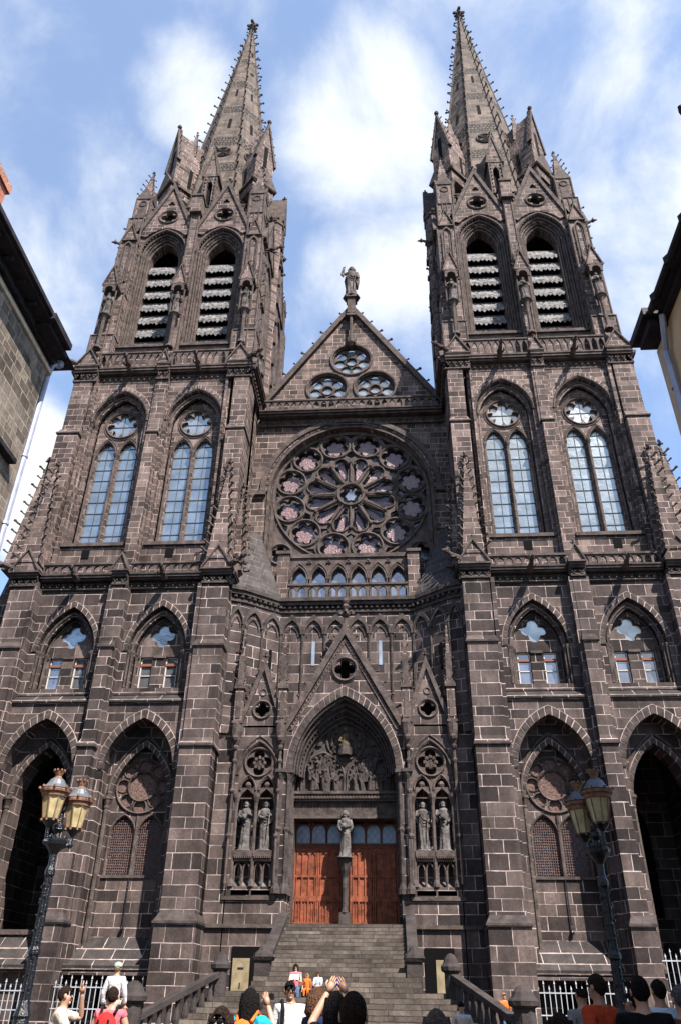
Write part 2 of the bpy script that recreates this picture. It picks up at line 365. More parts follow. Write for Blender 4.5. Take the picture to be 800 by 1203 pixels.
def pinnacle(mb, x, y, z0, z1, z2, w, n=5, cr=.09, face='up'):
    """square shaft with four little gables, crocketed spirelet, finial"""
    mb.mat(face); mb.box(x-w, x+w, y-w, y+w, z0, z1)
    mb.mat('carve'); mb.box(x-w-.07, x+w+.07, y-w-.07, y+w+.07, z1-.12, z1)
    mb.box(x-w-.06, x+w+.06, y-w-.06, y+w+.06, z0, z0+.12)
    mb.prismy(arch(x, w*.55, z0+.25, z1-.7*w-.3, z1-.25, 3), y-w-.03, y-w+.02) if z1-z0 > 1.2 else None
    mb.prismy([(x-w*1.1, z1), (x+w*1.1, z1), (x, z1+w*2.4)], y-w-.06, y+w+.06)
    mb.prismx([(y-w*1.1, z1), (y+w*1.1, z1), (y, z1+w*2.4)], x-w-.06, x+w+.06)
    spirelet(mb, x, y, z1, z2, w*.86, n, 4, PI/4, cr, face)
def gargoyle_mb(x, y, z, dx, dy, L=1.1, s=.16):
    mb = MB().mat('carve'); d = hypot(dx, dy); dx /= d; dy /= d
    pth = [(x+dx*L*t, y+dy*L*t, z+L*h) for t, h in ((-.1, -.05), (.15, .0), (.45, .06), (.7, .13), (.85, .2))]
    mb.tube(pth, [s*1.1, s*1.2, s*.85, s*.7, s*.6], 7)
    hx, hy, hz = x+dx*L*.95, y+dy*L*.95, z+L*.22
    mb.ball((hx, hy, hz), s*1.05, 7, (1, 1, .9)); mb.tube([(hx, hy, hz), (hx+dx*s*1.9, hy+dy*s*1.9, hz-.02)], [s*.7, s*.35], 6)
    for sg in (-1, 1):
        mb.pyr([(hx-dy*sg*s*.5+a, hy+dx*sg*s*.5+b, hz+s*.6) for a, b in ((s*.3, 0), (0, s*.3), (-s*.3, 0), (0, -s*.3))], (hx-dy*sg*s*.9, hy+dx*sg*s*.9, hz+s*1.7))
        mb.tube([(x+dx*L*.35-dy*sg*s, y+dy*L*.35+dx*sg*s, z+L*.02), (x+dx*L*.6-dy*sg*s*1.2, y+dy*L*.6+dx*sg*s*1.2, z-s*.9), (x+dx*L*.75-dy*sg*s, y+dy*L*.75+dx*sg*s, z-s*.8)], [s*.5, s*.35, s*.25], 5)
    return mb
def tag(o, label=None, cat=None, group=None, kind=None):
    if label: o['label'] = label
    if cat: o['category'] = cat
    if group: o['group'] = group
    if kind: o['kind'] = kind
    return o
def empty(name, loc=(0, 0, 0), rz=0):
    o = bpy.data.objects.new(name, None); C.objects.link(o); o.location = loc; o.rotation_euler = (0, 0, rz); o.empty_display_size = .3; return o
def kids(o): return [c for c in bpy.data.objects if c.parent == o]
def copy_tree(o, parent=None):
    ch = kids(o); c = o.copy(); C.objects.link(c); c.parent = parent
    for k in ch: copy_tree(k, c)
    return c
# ============================================================ CATHEDRAL
cath = empty('cathedral', (0, 0, 0))
tag(cath, 'dark volcanic stone gothic cathedral with two crocketed spires, rose window and portal', 'cathedral')
XT = 12.35
IB, OB = -2.45, 2.5            # bay centres inside a tower
# ---------------- tower body (built for the right tower, mirrored for the left)
def tower_body():
    mb = MB()
    # --- stage 0 mass
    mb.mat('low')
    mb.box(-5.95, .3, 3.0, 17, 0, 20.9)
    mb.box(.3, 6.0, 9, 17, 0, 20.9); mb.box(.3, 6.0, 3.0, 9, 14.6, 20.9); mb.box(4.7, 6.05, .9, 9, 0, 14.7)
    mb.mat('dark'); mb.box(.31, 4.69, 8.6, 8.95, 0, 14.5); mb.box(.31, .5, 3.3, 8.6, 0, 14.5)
    mb.mat('low')
    for c, x0, x1 in ((IB, -4.65, -.3), (OB, .3, 4.7)):
        if c == IB: holes = [arch(c, 1.72, 2.75, 11.1, 13.6)]; ol = rect(x0, x1, 2.6, 14.5)
        else: holes = [arch(c, 1.72, .7, 11.1, 13.6)]; ol = rect(x0, x1, .4, 14.5)
        mb.plate(ol, holes, .75, 1.7)
        # second order inside the recess
        z0 = 2.75 if c == IB else .6
        mb.plate(arch(c, 1.74, z0, 11.1, 13.62), [arch(c, 1.36, z0+.05, 9.9, 12.45)], 1.7, 2.3 if c == IB else 2.9)
        # upper wall with the small twin light
        mb.plate(rect(x0, x1, 14.9, 20.95), [arch(c, 1.56, 15.25, 17.3, 19.9)], 1.05, 2.5)
        mb.plate(arch(c, 1.52, 15.25, 17.3, 19.82), [arch(c, 1.28, 15.3, 17.2, 19.45)], 1.3, 1.5)
        mb.plate(arch(c, 1.3, 15.3, 17.2, 19.47), [foil(c, 18.42, 4, .68, PI/2), rect(c-1.02, c-.33, 15.5, 17.2), rect(c+.33, c+1.02, 15.5, 17.2)], 1.72, 1.98)
    mb.mat('slab')
    for x0, x1 in ((-4.62, -.3), (.3, 4.68)):
        mb.prismx([(.62, 14.4), (.62, 14.5), (1.75, 15.4), (1.75, 14.4)], x0, x1)
        mb.prismx([(1.05, 20.9), (.9, 20.9), (.9, 20.95), (1.05, 20.95)], x0, x1)
    mb.prismx([(.70, 2.78), (.66, 2.95), (2.05, 4.15), (2.05, 2.78)], -4.62, -.35)
    mb.mat('low')
    mb.box(-4.62, -.35, 1.98, 2.6, 4.1, 6.6)      # wall under the blind window
    mb.box(-4.62, -.3, 2.45, 2.62, .2, 2.8)
    mb.mat('dark'); mb.box(-3.2, -1.5, 2.40, 2.46, .3, 2.5)
    # --- stage 2 mass
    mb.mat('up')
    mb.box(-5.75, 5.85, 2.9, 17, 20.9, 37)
    for c, x0, x1 in ((IB, -4.6, -.3), (OB, .3, 4.65)):
        mb.plate(rect(x0, x1, 20.9, 36.9), [arch(c, 1.78, 24.3, 33.5, 35.95)], 1.7, 2.9)
        mb.plate(arch(c, 1.80, 24.3, 33.5, 35.97), [arch(c, 1.52, 24.35, 33.3, 35.6)], 2.0, 2.2)
    # --- belfry mass
    mb.box(-5.4, -4.9, 2.7, 17, 37, 54.6); mb.box(4.9, 5.5, 2.7, 17, 37, 54.6); mb.box(-4.9, 4.9, 16.4, 17, 37, 54.6)
    mb.box(-5.4, 5.5, 3.0, 17, 54.3, 56.0); mb.box(-5.2, 5.3, 3.2, 17, 37, 40.6)
    for c, x0, x1 in ((-2.28, -4.95, 0), (2.28, 0, 4.95)):
        mb.plate(rect(x0, x1, 37.0, 55.0), [arch(c, 1.78, 41.0, 51.2, 53.75)], 2.6, 3.4)
        mb.plate(arch(c, 1.8, 41.0, 51.2, 53.77), [arch(c, 1.45, 41.1, 51.1, 53.35)], 2.9, 3.5)
        mb.plate(arch(c, 1.47, 41.1, 51.1, 53.37), [arch(c, 1.15, 41.4, 51.0, 52.95)], 3.2, 4.0)
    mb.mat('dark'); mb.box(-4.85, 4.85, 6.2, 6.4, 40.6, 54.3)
    mb.mat('up')
    # inner flank wall with its own tall opening
    mb.xf = lambda x, y, z: (-5.42+y, x, z)
    mb.plate(rect(2.7, 16, 37, 55), [arch(6.2, 1.15, 41.4, 51, 53), arch(12.2, 1.3, 41.4, 51, 53)], 0, .5)
    mb.mat('carve')
    for c in (6.2, 12.2):
        mb.band(arch(c, 1.2, 41, 51, 53.1), arch(c, 1.5, 41, 51, 53.6), -.14, 0)
        gablet(mb, c, -.12, 54.3, 1.9, 4.4, .4, fin=True)
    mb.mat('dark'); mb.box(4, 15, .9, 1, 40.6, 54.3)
    mb.xf = None
    return mb
def buttress(x0, x1, steps, mat='low'):
    """steps: (z0, z1, front y, narrowing); weathered set-offs between"""
    mb = MB()
    for i, (z0, z1, y, nr) in enumerate(steps):
        mb.mat(mat if z0 < 20 else 'up'); mb.box(x0+nr, x1-nr, y, 3.0, z0, z1)
        if i+1 < len(steps):
            y2 = steps[i+1][2]; n2 = steps[i+1][3]; zt = z1+max(.25, (y2-y)*1.6)
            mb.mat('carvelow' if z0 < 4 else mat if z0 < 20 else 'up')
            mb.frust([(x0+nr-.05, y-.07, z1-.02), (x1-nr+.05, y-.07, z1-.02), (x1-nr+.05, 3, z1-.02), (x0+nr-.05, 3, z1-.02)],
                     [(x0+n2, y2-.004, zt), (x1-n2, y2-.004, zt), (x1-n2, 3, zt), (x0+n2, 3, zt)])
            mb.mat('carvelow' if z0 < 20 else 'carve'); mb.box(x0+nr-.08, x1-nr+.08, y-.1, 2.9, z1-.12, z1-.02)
    return mb
T = tower_body().build('tower', cath, (XT, 0, 0))
P = T
# buttresses
lowsteps = lambda y0, s: [(-.2, 4.6, y0-.18, -.12), (4.6, 12.1, y0, 0), (12.1, 17.3, y0+.22, .03), (17.3, 21.0, y0+.42, .06)]
buttress(-6.15, -4.6, lowsteps(0, 0)+[(21.0, 32.2, 1.0, .2), (32.2, 37, 1.35, .27)]).build('buttress', P)
buttress(-.38, .38, lowsteps(0, 0)+[(21.0, 32.2, 1.15, .04), (32.2, 37, 1.4, .07)]).build('buttress', P)
buttress(4.65, 6.1, lowsteps(0, 0)+[(21.0, 32.2, 1.0, .05), (32.2, 37, 1.35, .1)]).build('buttress', P)
# thin pilasters either side (the stepped jambs of the bays)
mb = MB().mat('low')
for x0, x1, y, z1 in ((-4.62, -4.42, .35, 20.9), (.32, .52, .45, 20.9), (-.52, -.32, .45, 20.9), (4.5, 4.7, .35, 20.9)): mb.box(x0, x1, y, 1.2, 0, z1)
mb.mat('up')
for x0, x1, y in ((-4.45, -4.3, 1.4), (.3, .45, 1.45), (-.45, -.3, 1.45), (4.4, 4.62, 1.4)): mb.box(x0, x1, y, 1.9, 21, 36.8)
mb.build('bay_jamb', P)
# flank buttress turning the inner corner and outer corner
b = MB(lambda x, y, z: (-6.25+y, x, z)).mat('low')
b.box(.9, 2.4, .1, 1, -.2, 20.9); b.mat('up'); b.box(1.9, 3.2, .32, 1, 20.9, 37); b.box(4.6, 5.6, .45, 1, 20.9, 37); b.box(1.9, 17, .5, .8, 20.9, 37)
b.build('flank_buttress', P)
b = MB().mat('low'); b.box(6.05, 7.6, 2.2, 4.4, -.2, 21); b.mat('up'); b.box(5.8, 6.15, 1.6, 3.4, 21, 37)
b.frust([(6.05, 2.2, 21), (7.6, 2.2, 21), (7.6, 4.4, 21), (6.05, 4.4, 21)], [(6.0, 2.5, 29), (6.2, 2.5, 29), (6.2, 3.8, 29), (6.0, 3.8, 29)])
b.build('flank_buttress', P)
# lower cornice, parapet, gablets
def storey_top(z, yb, yw, zb, scale=1.0, spans=((-4.62, -.36), (.36, 4.66)), butts=((-5.4, .84), (0, .42), (5.4, .78)), h=.85):
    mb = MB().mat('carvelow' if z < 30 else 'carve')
    for x0, x1 in spans: cornice(mb, x0, x1, yw, z, z+h, .42)
    for c, w in butts:
        cornice(mb, c-w, c+w, yb, z, z+h, .28)
        for sg in (-1, 1):   # returns
            mb.box(c+sg*w-.12*(sg > 0), c+sg*w+.12*(sg < 0)+.0, yb-.1, yw+.2, z+h*.5, z+h)
    mb.xf = lambda x, y, zz: (-5.95+y, x, zz); cornice(mb, yb, 5.4, 0, z, z+h, .35)
    mb.xf = lambda x, y, zz: (6.0-y, x, zz); cornice(mb, yb, 12, 0, z, z+h, .35)
    mb.xf = None
    mb.build('cornice', P)
    for x0, x1 in spans:
        m2 = MB().mat('carve'); balustrade(m2, x0+.02, x1-.02, yw-.28, z+h, zb, 9); m2.build('parapet', P)
storey_top(20.85, .5, 1.05, 22.45)
storey_top(36.75, 1.35, 1.75, 39.4, h=1.15, butts=((-5.15, .82), (0, .42), (5.3, .82)))
for z, y, lst in ((21.72, .12, ((-5.4, .82, 1.35), (0, .42, .95), (5.4, .8, 1.35))), (37.95, 1.0, ((-5.15, .8, 1.4), (0, .42, 1.1), (5.25, .8, 1.4)))):
    for c, w, h in lst:
        m2 = MB(); gablet(m2, c, y, z, w, h, .9); m2.build('gablet', P)
m2 = MB(lambda x, y, z: (-6.3+y, x, z)); gablet(m2, 1.6, 0, 21.72, .62, 1.1, .6); m2.build('gablet', P)
m2 = MB(lambda x, y, z: (-6.3+y, x, z)); gablet(m2, 1.9, .1, 37.95, .55, 1.0, .6); m2.build('gablet', P)
# crocketed half-pyramids leaning on the upper buttresses
for c, w, y, zt in ((-5.35, .62, .75, 29.0), (5.35, .62, .75, 29.2), (-6.1, .35, 1.9, 28.0), (6.5, .75, 1.7, 30.2)):
    m2 = MB(); spirelet(m2, c, y, 22.3, zt, w, 11, 4, PI/4, .135); m2.build('spirelet', P)
# gargoyles
for x, y, z, dx, dy, L in ((-2.45, .5, 21.4, 0, -1, 1.0), (2.5, .5, 21.4, 0, -1, 1.0), (-2.4, 1.2, 37.6, 0, -1, 1.15), (2.3, 1.2, 37.6, 0, -1, 1.15),
        (6.1, 1.0, 38.2, 1, -.5, 1.2), (-5.8, 1.0, 38.2, -1, -.5, .9), (6.2, .2, 22.0, 1, -.6, 1.3), (-6.2, .2, 22.0, -1, -.7, .9), (-5.4, 4.2, 53.0, -1, 0, 1.4), (5.5, 3, 52.8, 1, -.2, 1.0)):
    gargoyle_mb(x, y, z, dx, dy, L).build('gargoyle', P)
# ---------------- windows
def blind_window(c):
    mb = MB().mat('low')
    holes = [arch(c-.66, .56, 6.62, 8.4, 9.2, 5), arch(c+.66, .56, 6.62, 8.4, 9.2, 5)]
    holes += [circ(c, 10.6, .66, 24)]+[circ(c+.96*cos(a*PI/4), 10.6+.96*sin(a*PI/4), (.30), 12) for a in range(8)]
    mb.plate(arch(c, 1.38, 6.6, 9.9, 12.47), holes, 2.02, 2.2)
    mb.mat('carve'); ring_tube(mb, c, 2.0, 10.6, .71, .05); ring_tube(mb, c, 2.0, 10.6, 1.28, .07, 32)
    for s in (-1, 1): arc_tube(mb, arch(c+s*.66, .62, 6.6, 8.35, 9.27, 5), 2.0, .05)
    for k in range(8): ring_tube(mb, c+.96*cos(k*PI/4), 2.01, 10.6+.96*sin(k*PI/4), .32, .035, 12, 4)
    mb.tube([(c, 1.98, 6.6), (c, 1.98, 9.2)], .07, 6)
    mb.box(c-1.36, c+1.36, 1.9, 2.1, 6.48, 6.6)
    o = mb.build('window_tracery', P)
    g = MB().mat('dim'); g.box(c-1.3, c+1.3, 2.4, 2.42, 6.5, 12.3); g.build('glass', P)
    # rusted wire guards
    w = MB().mat('wire')
    for s in (-1, 1):
        for i in range(12): x = c+s*.66-.54+i*.098; w.box(x-.012, x+.012, 2.10, 2.12, 6.62, 8.95)
        for i in range(22): w.box(c+s*.66-.55, c+s*.66+.55, 2.095, 2.115, 6.7+i*.115, 6.722+i*.115)
    w.mat('wire'); w.prismy(circ(c, 10.6, .65, 20), 2.12, 2.16)
    for k in range(8): w.prismy(circ(c+.96*cos(k*PI/4), 10.6+.96*sin(k*PI/4), .29, 12), 2.12, 2.16)
    w.build('wire_guard', P)
    r = MB().mat('iron'); r.tube([(c-.02, 1.9, 6.5), (c-.02, 1.88, 4.45)], .03, 5); r.ball((c-.02, 1.86, 4.4), .1, 6); r.build('lightning_rod', P)
blind_window(IB)
for c in (IB, OB):     # voussoir rings, imposts and shafts of the two great lower arches
    mb = MB()
    voussoirs(mb, c, 1.72, 2.06, 11.1, 13.6, 14.05, .70, 1.0, 19)
    voussoirs(mb, c, 1.37, 1.60, 9.9, 12.45, 12.75, 1.66, 1.9, 17)
    voussoirs(mb, c, 1.56, 1.82, 17.3, 19.9, 20.26, 1.0, 1.2, 17)
    mb.mat('carve')
    for s in (-1, 1):
        x = c+s*1.5
        mb.tube([(x, 1.62, 3.1), (x, 1.62, 9.6)], .1, 7); mb.lathe([(.1, 9.45), (.13, 9.5), (.11, 9.6), (.2, 9.85), (.24, 9.9), (.24, 10.02)], x, 1.62, 8)
        mb.lathe([(.2, 2.9), (.2, 3.05), (.13, 3.2), (.1, 3.25)], x, 1.62, 8)
        for q, yy in ((1.48, 1.12), (1.35, 1.24), (1.2, 1.6)):
            x = c+s*q; mb.tube([(x, yy, 15.3), (x, yy, 17.1)], .07, 6); mb.lathe([(.08, 17.0), (.08, 17.08), (.14, 17.26), (.15, 17.34)], x, yy, 6)
    arc_tube(mb, arc(c, 1.40, 17.3, 19.62), 1.25, .06); arc_tube(mb, arc(c, 1.24, 17.25, 19.38), 1.66, .05)
    arc_tube(mb, arc(c, 1.55, 10.2, 12.95), 1.64, .06)
    mb.build('arch_ring', P)
    # casements of the twin light
    mb = MB()
    for s in (-1, 1):
        x = c+s*.675
        mb.mat('white')
        for a0, a1, b0, b1 in ((-.33, -.27, 15.5, 17.2), (.27, .33, 15.5, 17.2), (-.33, .33, 15.5, 15.56), (-.33, .33, 16.18, 16.22), (-.33, .33, 17.14, 17.2)): mb.box(x+a0, x+a1, 1.86, 1.9, b0, b1)
        mb.mat('red'); mb.box(x-.34, x+.34, 1.82, 1.9, 16.72, 16.86)
    mb.mat('carve'); 
    for x in (c-1.16, c, c+1.16): mb.box(x-.3 if x == c else x-.12, x+.3 if x == c else x+.12, 1.64, 1.75, 17.12, 17.26)
    mb.build('window_frame', P)
    g = MB().mat('pane'); g.box(c-1.05, c+1.05, 1.92, 1.94, 15.45, 17.25); g.build('pane', P)
    g = MB().mat('clear'); g.box(c-.75, c+.75, 1.9, 1.92, 17.6, 19.2); g.build('pane', P)
    # tall twin lancets
    mb = MB().mat('up')
    holes = [foil(c, 33.72, 7, 1.02, PI/2, 84, .29), arch(c-.71, .56, 24.6, 31.35, 32.3, 6), arch(c+.71, .56, 24.6, 31.35, 32.3, 6)]
    mb.plate(arch(c, 1.54, 24.3, 33.3, 35.62), holes, 2.42, 2.66)
    mb.mat('carve')
    ring_tube(mb, c, 2.38, 33.72, 1.06, .07, 28); ring_tube(mb, c, 2.42, 33.72, 1.22, .05, 28)
    for s in (-1, 1):
        arc_tube(mb, arc(c+s*.71, .62, 31.3, 32.45, 6), 2.38, .07); arc_tube(mb, arc(c+s*.71, .72, 31.3, 32.65, 6), 2.42, .05)
        for q, yy in ((1.42, 2.32), (1.66, 2.06)):
            x = c+s*q; mb.tube([(x, yy, 24.4), (x, yy, 31.0 if q < 1.5 else 33.2)], .075, 6); zz = 31.0 if q < 1.5 else 33.2
            mb.lathe([(.08, zz-.1), (.09, zz), (.17, zz+.22), (.18, zz+.34)], x, yy, 7)
    mb.tube([(c, 2.32, 24.4), (c, 2.32, 31.0)], .085, 7); mb.lathe([(.09, 30.9), (.1, 31.0), (.19, 31.25), (.2, 31.36)], c, 2.32, 7); mb.lathe([(.16, 24.4), (.16, 24.55), (.09, 24.7)], c, 2.32, 7)
    arc_tube(mb, arc(c, 1.66, 33.4, 35.8), 1.96, .08); arc_tube(mb, arc(c, 1.84, 33.5, 36.05), 1.68, .08)
    mb.box(c-1.9, c+1.9, 1.55, 2.5, 24.08, 24.3)
    voussoirs(mb, c, 1.92, 2.15, 33.5, 36.15, 36.45, 1.665, 1.75, 21, stone='up')
    mb.build('window_tracery', P)
    g = MB().mat('leaded'); g.box(c-1.3, c+1.3, 2.62, 2.64, 24.4, 32.6); g.mat('clear'); g.box(c-1.1, c+1.1, 2.62, 2.64, 32.6, 34.9)
    g.mat('lead')
    for k in range(9): g.box(c-1.28, c+1.28, 2.58, 2.61, 25.3+k*.82, 25.34+k*.82)
    for s in (-1, 1): g.box(c+s*.71-.013, c+s*.71+.013, 2.585, 2.61, 24.6, 32.2)
    g.box(c-1, c+1, 2.58, 2.61, 33.7, 33.73); g.box(c-.015, c+.015, 2.58, 2.61, 32.8, 34.7)
    g.build('leaded_glass', P)
# dark drain openings below the sills
for c in (IB, OB):
    mb = MB().mat('dark'); mb.box(c+.1, c+.55, 1.66, 1.72, 23.3, 23.85); mb.build('drain_hole', P)
# porch interior glimpsed through the outer arch
mb = MB().mat('low'); mb.plate(rect(.5, 4.7, .5, 14.3), [arch(2.6, .9, 5.5, 9.5, 11.2)], 8.2, 8.5)
mb.tube([(1.6, 6, .5), (1.6, 6, 9)], .18, 8); mb.lathe([(.18, 8.9), (.3, 9.3), (.32, 9.5)], 1.6, 6, 8)
mb.build('porch_wall', P)
# ---------------- belfry openings with louvres
for c in (-2.28, 2.28):
    mb = MB().mat('carve')
    for w, zs, za, y, t in ((1.83, 51.2, 53.85, 2.54, .11), (1.62, 51.15, 53.55, 2.78, .09), (1.36, 51.05, 53.25, 3.08, .09), (1.17, 51, 53.0, 3.2, .07)): arc_tube(mb, arc(c, w, zs, za), y, t, 6)
    # hood-mould gable line
    for s in (-1, 1):
        for q, yy, r in ((1.83, 2.6, .09), (1.66, 2.82, .08), (1.5, 2.88, .07), (1.36, 3.1, .08), (1.22, 3.2, .06)):
            x = c+s*q; mb.tube([(x, yy, 41.1), (x, yy, 50.9)], r, 6); mb.lathe([(r, 50.8), (r*1.1, 50.9), (r*1.7, 51.1), (r*1.8, 51.25)], x, yy, 6)
            mb.lathe([(r*1.6, 41.0), (r*1.5, 41.2), (r, 41.35)], x, yy, 6)
    for k in range(20):
        A = arc(c, 1.72, 51.2, 53.7, 10)[k]; mb.ball((A[0], 2.6, A[1]), .075, 4)
    mb.box(c-2.0, c+2.0, 2.35, 4.0, 40.85, 41.1); mb.box(c-2.0, c+2.0, 2.5, 4.0, 40.6, 40.85)
    mb.build('arch_ring', P)
    for k in range(7):     # slanting boards with jagged hems
        z = 41.3+k*1.36; lb = MB().mat('louvre'); w = 1.14; n = 7
        vs = [(c-w, 3.68, z+1.3), (c+w, 3.68, z+1.3), (c+w, 3.36, z+.45), (c-w, 3.36, z+.45)]
        lb.frust(vs, [(x, y+.05, zz-.06) for x, y, zz in vs])
        for i in range(n):
            x0 = c-w+2*w*i/n; x1 = c-w+2*w*(i+1)/n; xm = (x0+x1)/2; h = .38+.06*((i*7+k*3) % 3)
            lb.prismy([(x0+.01, z+.47), (x0+.01, z+.47-h*.6), (xm, z+.47-h), (x1-.01, z+.47-h*.6), (x1-.01, z+.47)], 3.32, 3.36)
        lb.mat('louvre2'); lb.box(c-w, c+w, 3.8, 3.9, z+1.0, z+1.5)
        lb.build('louvre', P)
    # gable over the opening
    g = MB().mat('up')
    g.plate([(c-2.12, 53.2), (c-1.95, 53.2)]+[(x, z) for x, z in arc(c, 1.9, 51.9, 54.0)[3:-3]]+[(c+1.95, 53.2), (c+2.12, 53.2), (c, 59.0)], [foil(c, 55.35, 4, .66), foil(c, 57.1, 3, .3, PI/2, 24)], 2.45, 2.8, back=True)
    g.mat('dark'); g.prismy(circ(c, 55.35, .7), 2.76, 2.78); g.mat('carve')
    ring_tube(g, c, 2.42, 55.35, .76, .09)
    for s in (-1, 1):
        g.prismy([(c+s*2.12, 53.2), (c+s*2.4, 53.3), (c, 59.75), (c, 59.0)], 2.3, 2.85)
        for k in range(7): t = (k+.7)/7.6; g.crocket((c+s*2.3*(1-t), 2.55, 53.4+6.1*t), (s, 0), 0, .1)
    finial(g, c, 2.6, 59.6, .2)
    g.build('gable', P)
# belfry corner clusters: shafts, canopied niches, pinnacles
for c, sg in ((-4.95, -1), (0, 0), (4.95, 1)):
    m2 = MB().mat('up')
    w = .75 if sg else .42
    if sg:
        for z0, z1, yy, ww, off in ((37.9, 41.5, 1.75, .82, .12), (41.5, 46, 1.95, .74, .08), (46, 52, 2.15, .66, .02), (52, 55.2, 2.3, .58, -.05)):
            cc = c+sg*off; m2.mat('up'); m2.box(cc-ww, cc+ww, yy, 4, z0, z1); m2.mat('carve')
            m2.frust([(cc-ww-.06, yy-.08, z1), (cc+ww+.06, yy-.08, z1), (cc+ww+.06, 4, z1), (cc-ww-.06, 4, z1)], [(cc-ww+.1, yy+.2, z1+.4), (cc+ww-.1, yy+.2, z1+.4), (cc+ww-.1, 4, z1+.4), (cc-ww+.1, 4, z1+.4)])
            for dx in (-ww, ww, ww*.3, -ww*.3): m2.tube([(cc+dx, yy, z0), (cc+dx, yy, z1)], .07, 5)
        # blind panel arch with gablet near the top
        gablet(m2, c, 2.05, 52.3, .55, 1.7, .5); m2.mat('carve'); m2.band(arch(c, .3, 47.5, 51.2, 51.9, 4), arch(c, .42, 47.4, 51.2, 52.1, 4), 2.02, 2.2)
        m2.xf = lambda x, y, z, c=c, sg=sg: (c+sg*(1.0-y)-(0 if sg > 0 else 0), x, z)
        gablet(m2, 2.9, .1, 52.3, .5, 1.6, .4); gablet(m2, 3.4, .05, 45.5, .5, 2.6, .4)
        m2.xf = None
        # crocketed outer edge
        m2.mat('carve')
        for k in range(12): m2.crocket((c+sg*(.86-.02*k), 2.7, 41+k*1.22), (sg, 0), 0, .12)
    else:
        for z0, z1, yy, ww in ((37.9, 43, 1.95, .36), (43, 50, 2.1, .33), (50, 55.5, 2.2, .3)):
            m2.mat('up'); m2.box(-ww, ww, yy, 3.4, z0, z1); m2.mat('carve')
            for dx in (-ww, ww): m2.tube([(dx, yy, z0), (dx, yy, z1)], .08, 5)
        m2.mat('up'); m2.box(-.42, .42, 1.9, 3, 55.3, 57.2); m2.mat('carve'); m2.box(-.5, .5, 1.8, 3, 57.2, 57.4); m2.box(-.47, .47, 1.85, 3, 55.2, 55.35)
    m2.build('corner_buttress' if sg else 'buttress', P)
    # niche canopy and corbel for the statue
    n = MB().mat('carve'); y = 1.35 if sg else 1.5; cx = c+sg*.1
    n.tube([(cx, y, 40.0), (cx, y, 42.6)], .13, 7); n.lathe([(.13, 42.5), (.18, 42.7), (.3, 42.95), (.4, 43.0), (.4, 43.12)], cx, y, 8)
    n.lathe([(.3, 39.8), (.22, 40.05), (.13, 40.15)], cx, y, 8)
    for s in (-1, 1): n.tube([(cx+s*.42, y, 43.0), (cx+s*.42, y, 45.6)], .06, 5)
    n.box(cx-.5, cx+.5, y-.35, y+.7, 45.7, 45.95)
    n.band(arch(cx, .3, 45.2, 45.4, 45.75, 3), arch(cx, .46, 45.2, 45.5, 46.1, 3), y-.38, y-.25)
    gablet(n, cx, y-.35, 45.95, .52, 1.9, .9)
    n.tube([(cx, y+.2, 46), (cx, y+.2, 49.2)], [.3, .05], 4)
    for s in (-1, 1):
        for k in range(4): t = (k+.5)/4.5; n.crocket((cx+s*.58*(1-t), y-.1, 46.0+2.0*t), (s, 0), 0, .075)
    n.build('niche', P)
# parapet behind the gables, corner pinnacles
m2 = MB().mat('carve')
for x0, x1 in ((-4.6, -3.0), (-1.5, -.5), (.5, 1.5), (3.0, 4.6)): balustrade(m2, x0, x1, 3.0, 56.0, 57.3, 3)
m2.mat('up'); m2.box(-5.3, 5.4, 2.9, 16.5, 55.6, 56.05)
m2.xf = lambda x, y, z: (-5.3+y, x, z); m2.mat('carve'); balustrade(m2, 3, 9, 0, 56, 57.3, 9)
m2.build('parapet', P)
for x, y, zt in ((-4.75, 3.2, 62.4), (4.75, 3.2, 62.4), (-4.75, 15.6, 62.4), (4.75, 15.6, 62.4)):
    m2 = MB(); pinnacle(m2, x, y, 55.0, 58.2, zt, .62, 5, .1)
    m2.mat('carve')
    for s in (-1, 1): m2.tube([(x+s*.62, y-.62, 55), (x+s*.62, y-.62, 58)], .09, 5)
    ring_tube(m2, x, y-.66, 57.4, .3, .06, 12)
    m2.build('pinnacle', P)
# stair turret on the inner flank
m2 = MB().mat('up'); tp = [( -5.25+.66*cos(a*PI/4+PI/8), 8.6+.66*sin(a*PI/4+PI/8)) for a in range(8)]
m2.prismz(tp, 37, 61.5); m2.mat('carve'); m2.prismz([(-5.25+(x+5.25)*1.15, 8.6+(y-8.6)*1.15) for x, y in tp], 61.5, 62.0)
for x, y in tp: m2.box(-5.25+(x+5.25)*1.05-.15, -5.25+(x+5.25)*1.05+.15, 8.6+(y-8.6)*1.05-.15, 8.6+(y-8.6)*1.05+.15, 62.0, 62.7)
for k in range(9): m2.box(-6.05, -5.7, 8.4, 8.8, 40+k*2.3, 40.3+k*2.3)
m2.build('stair_turret', P)
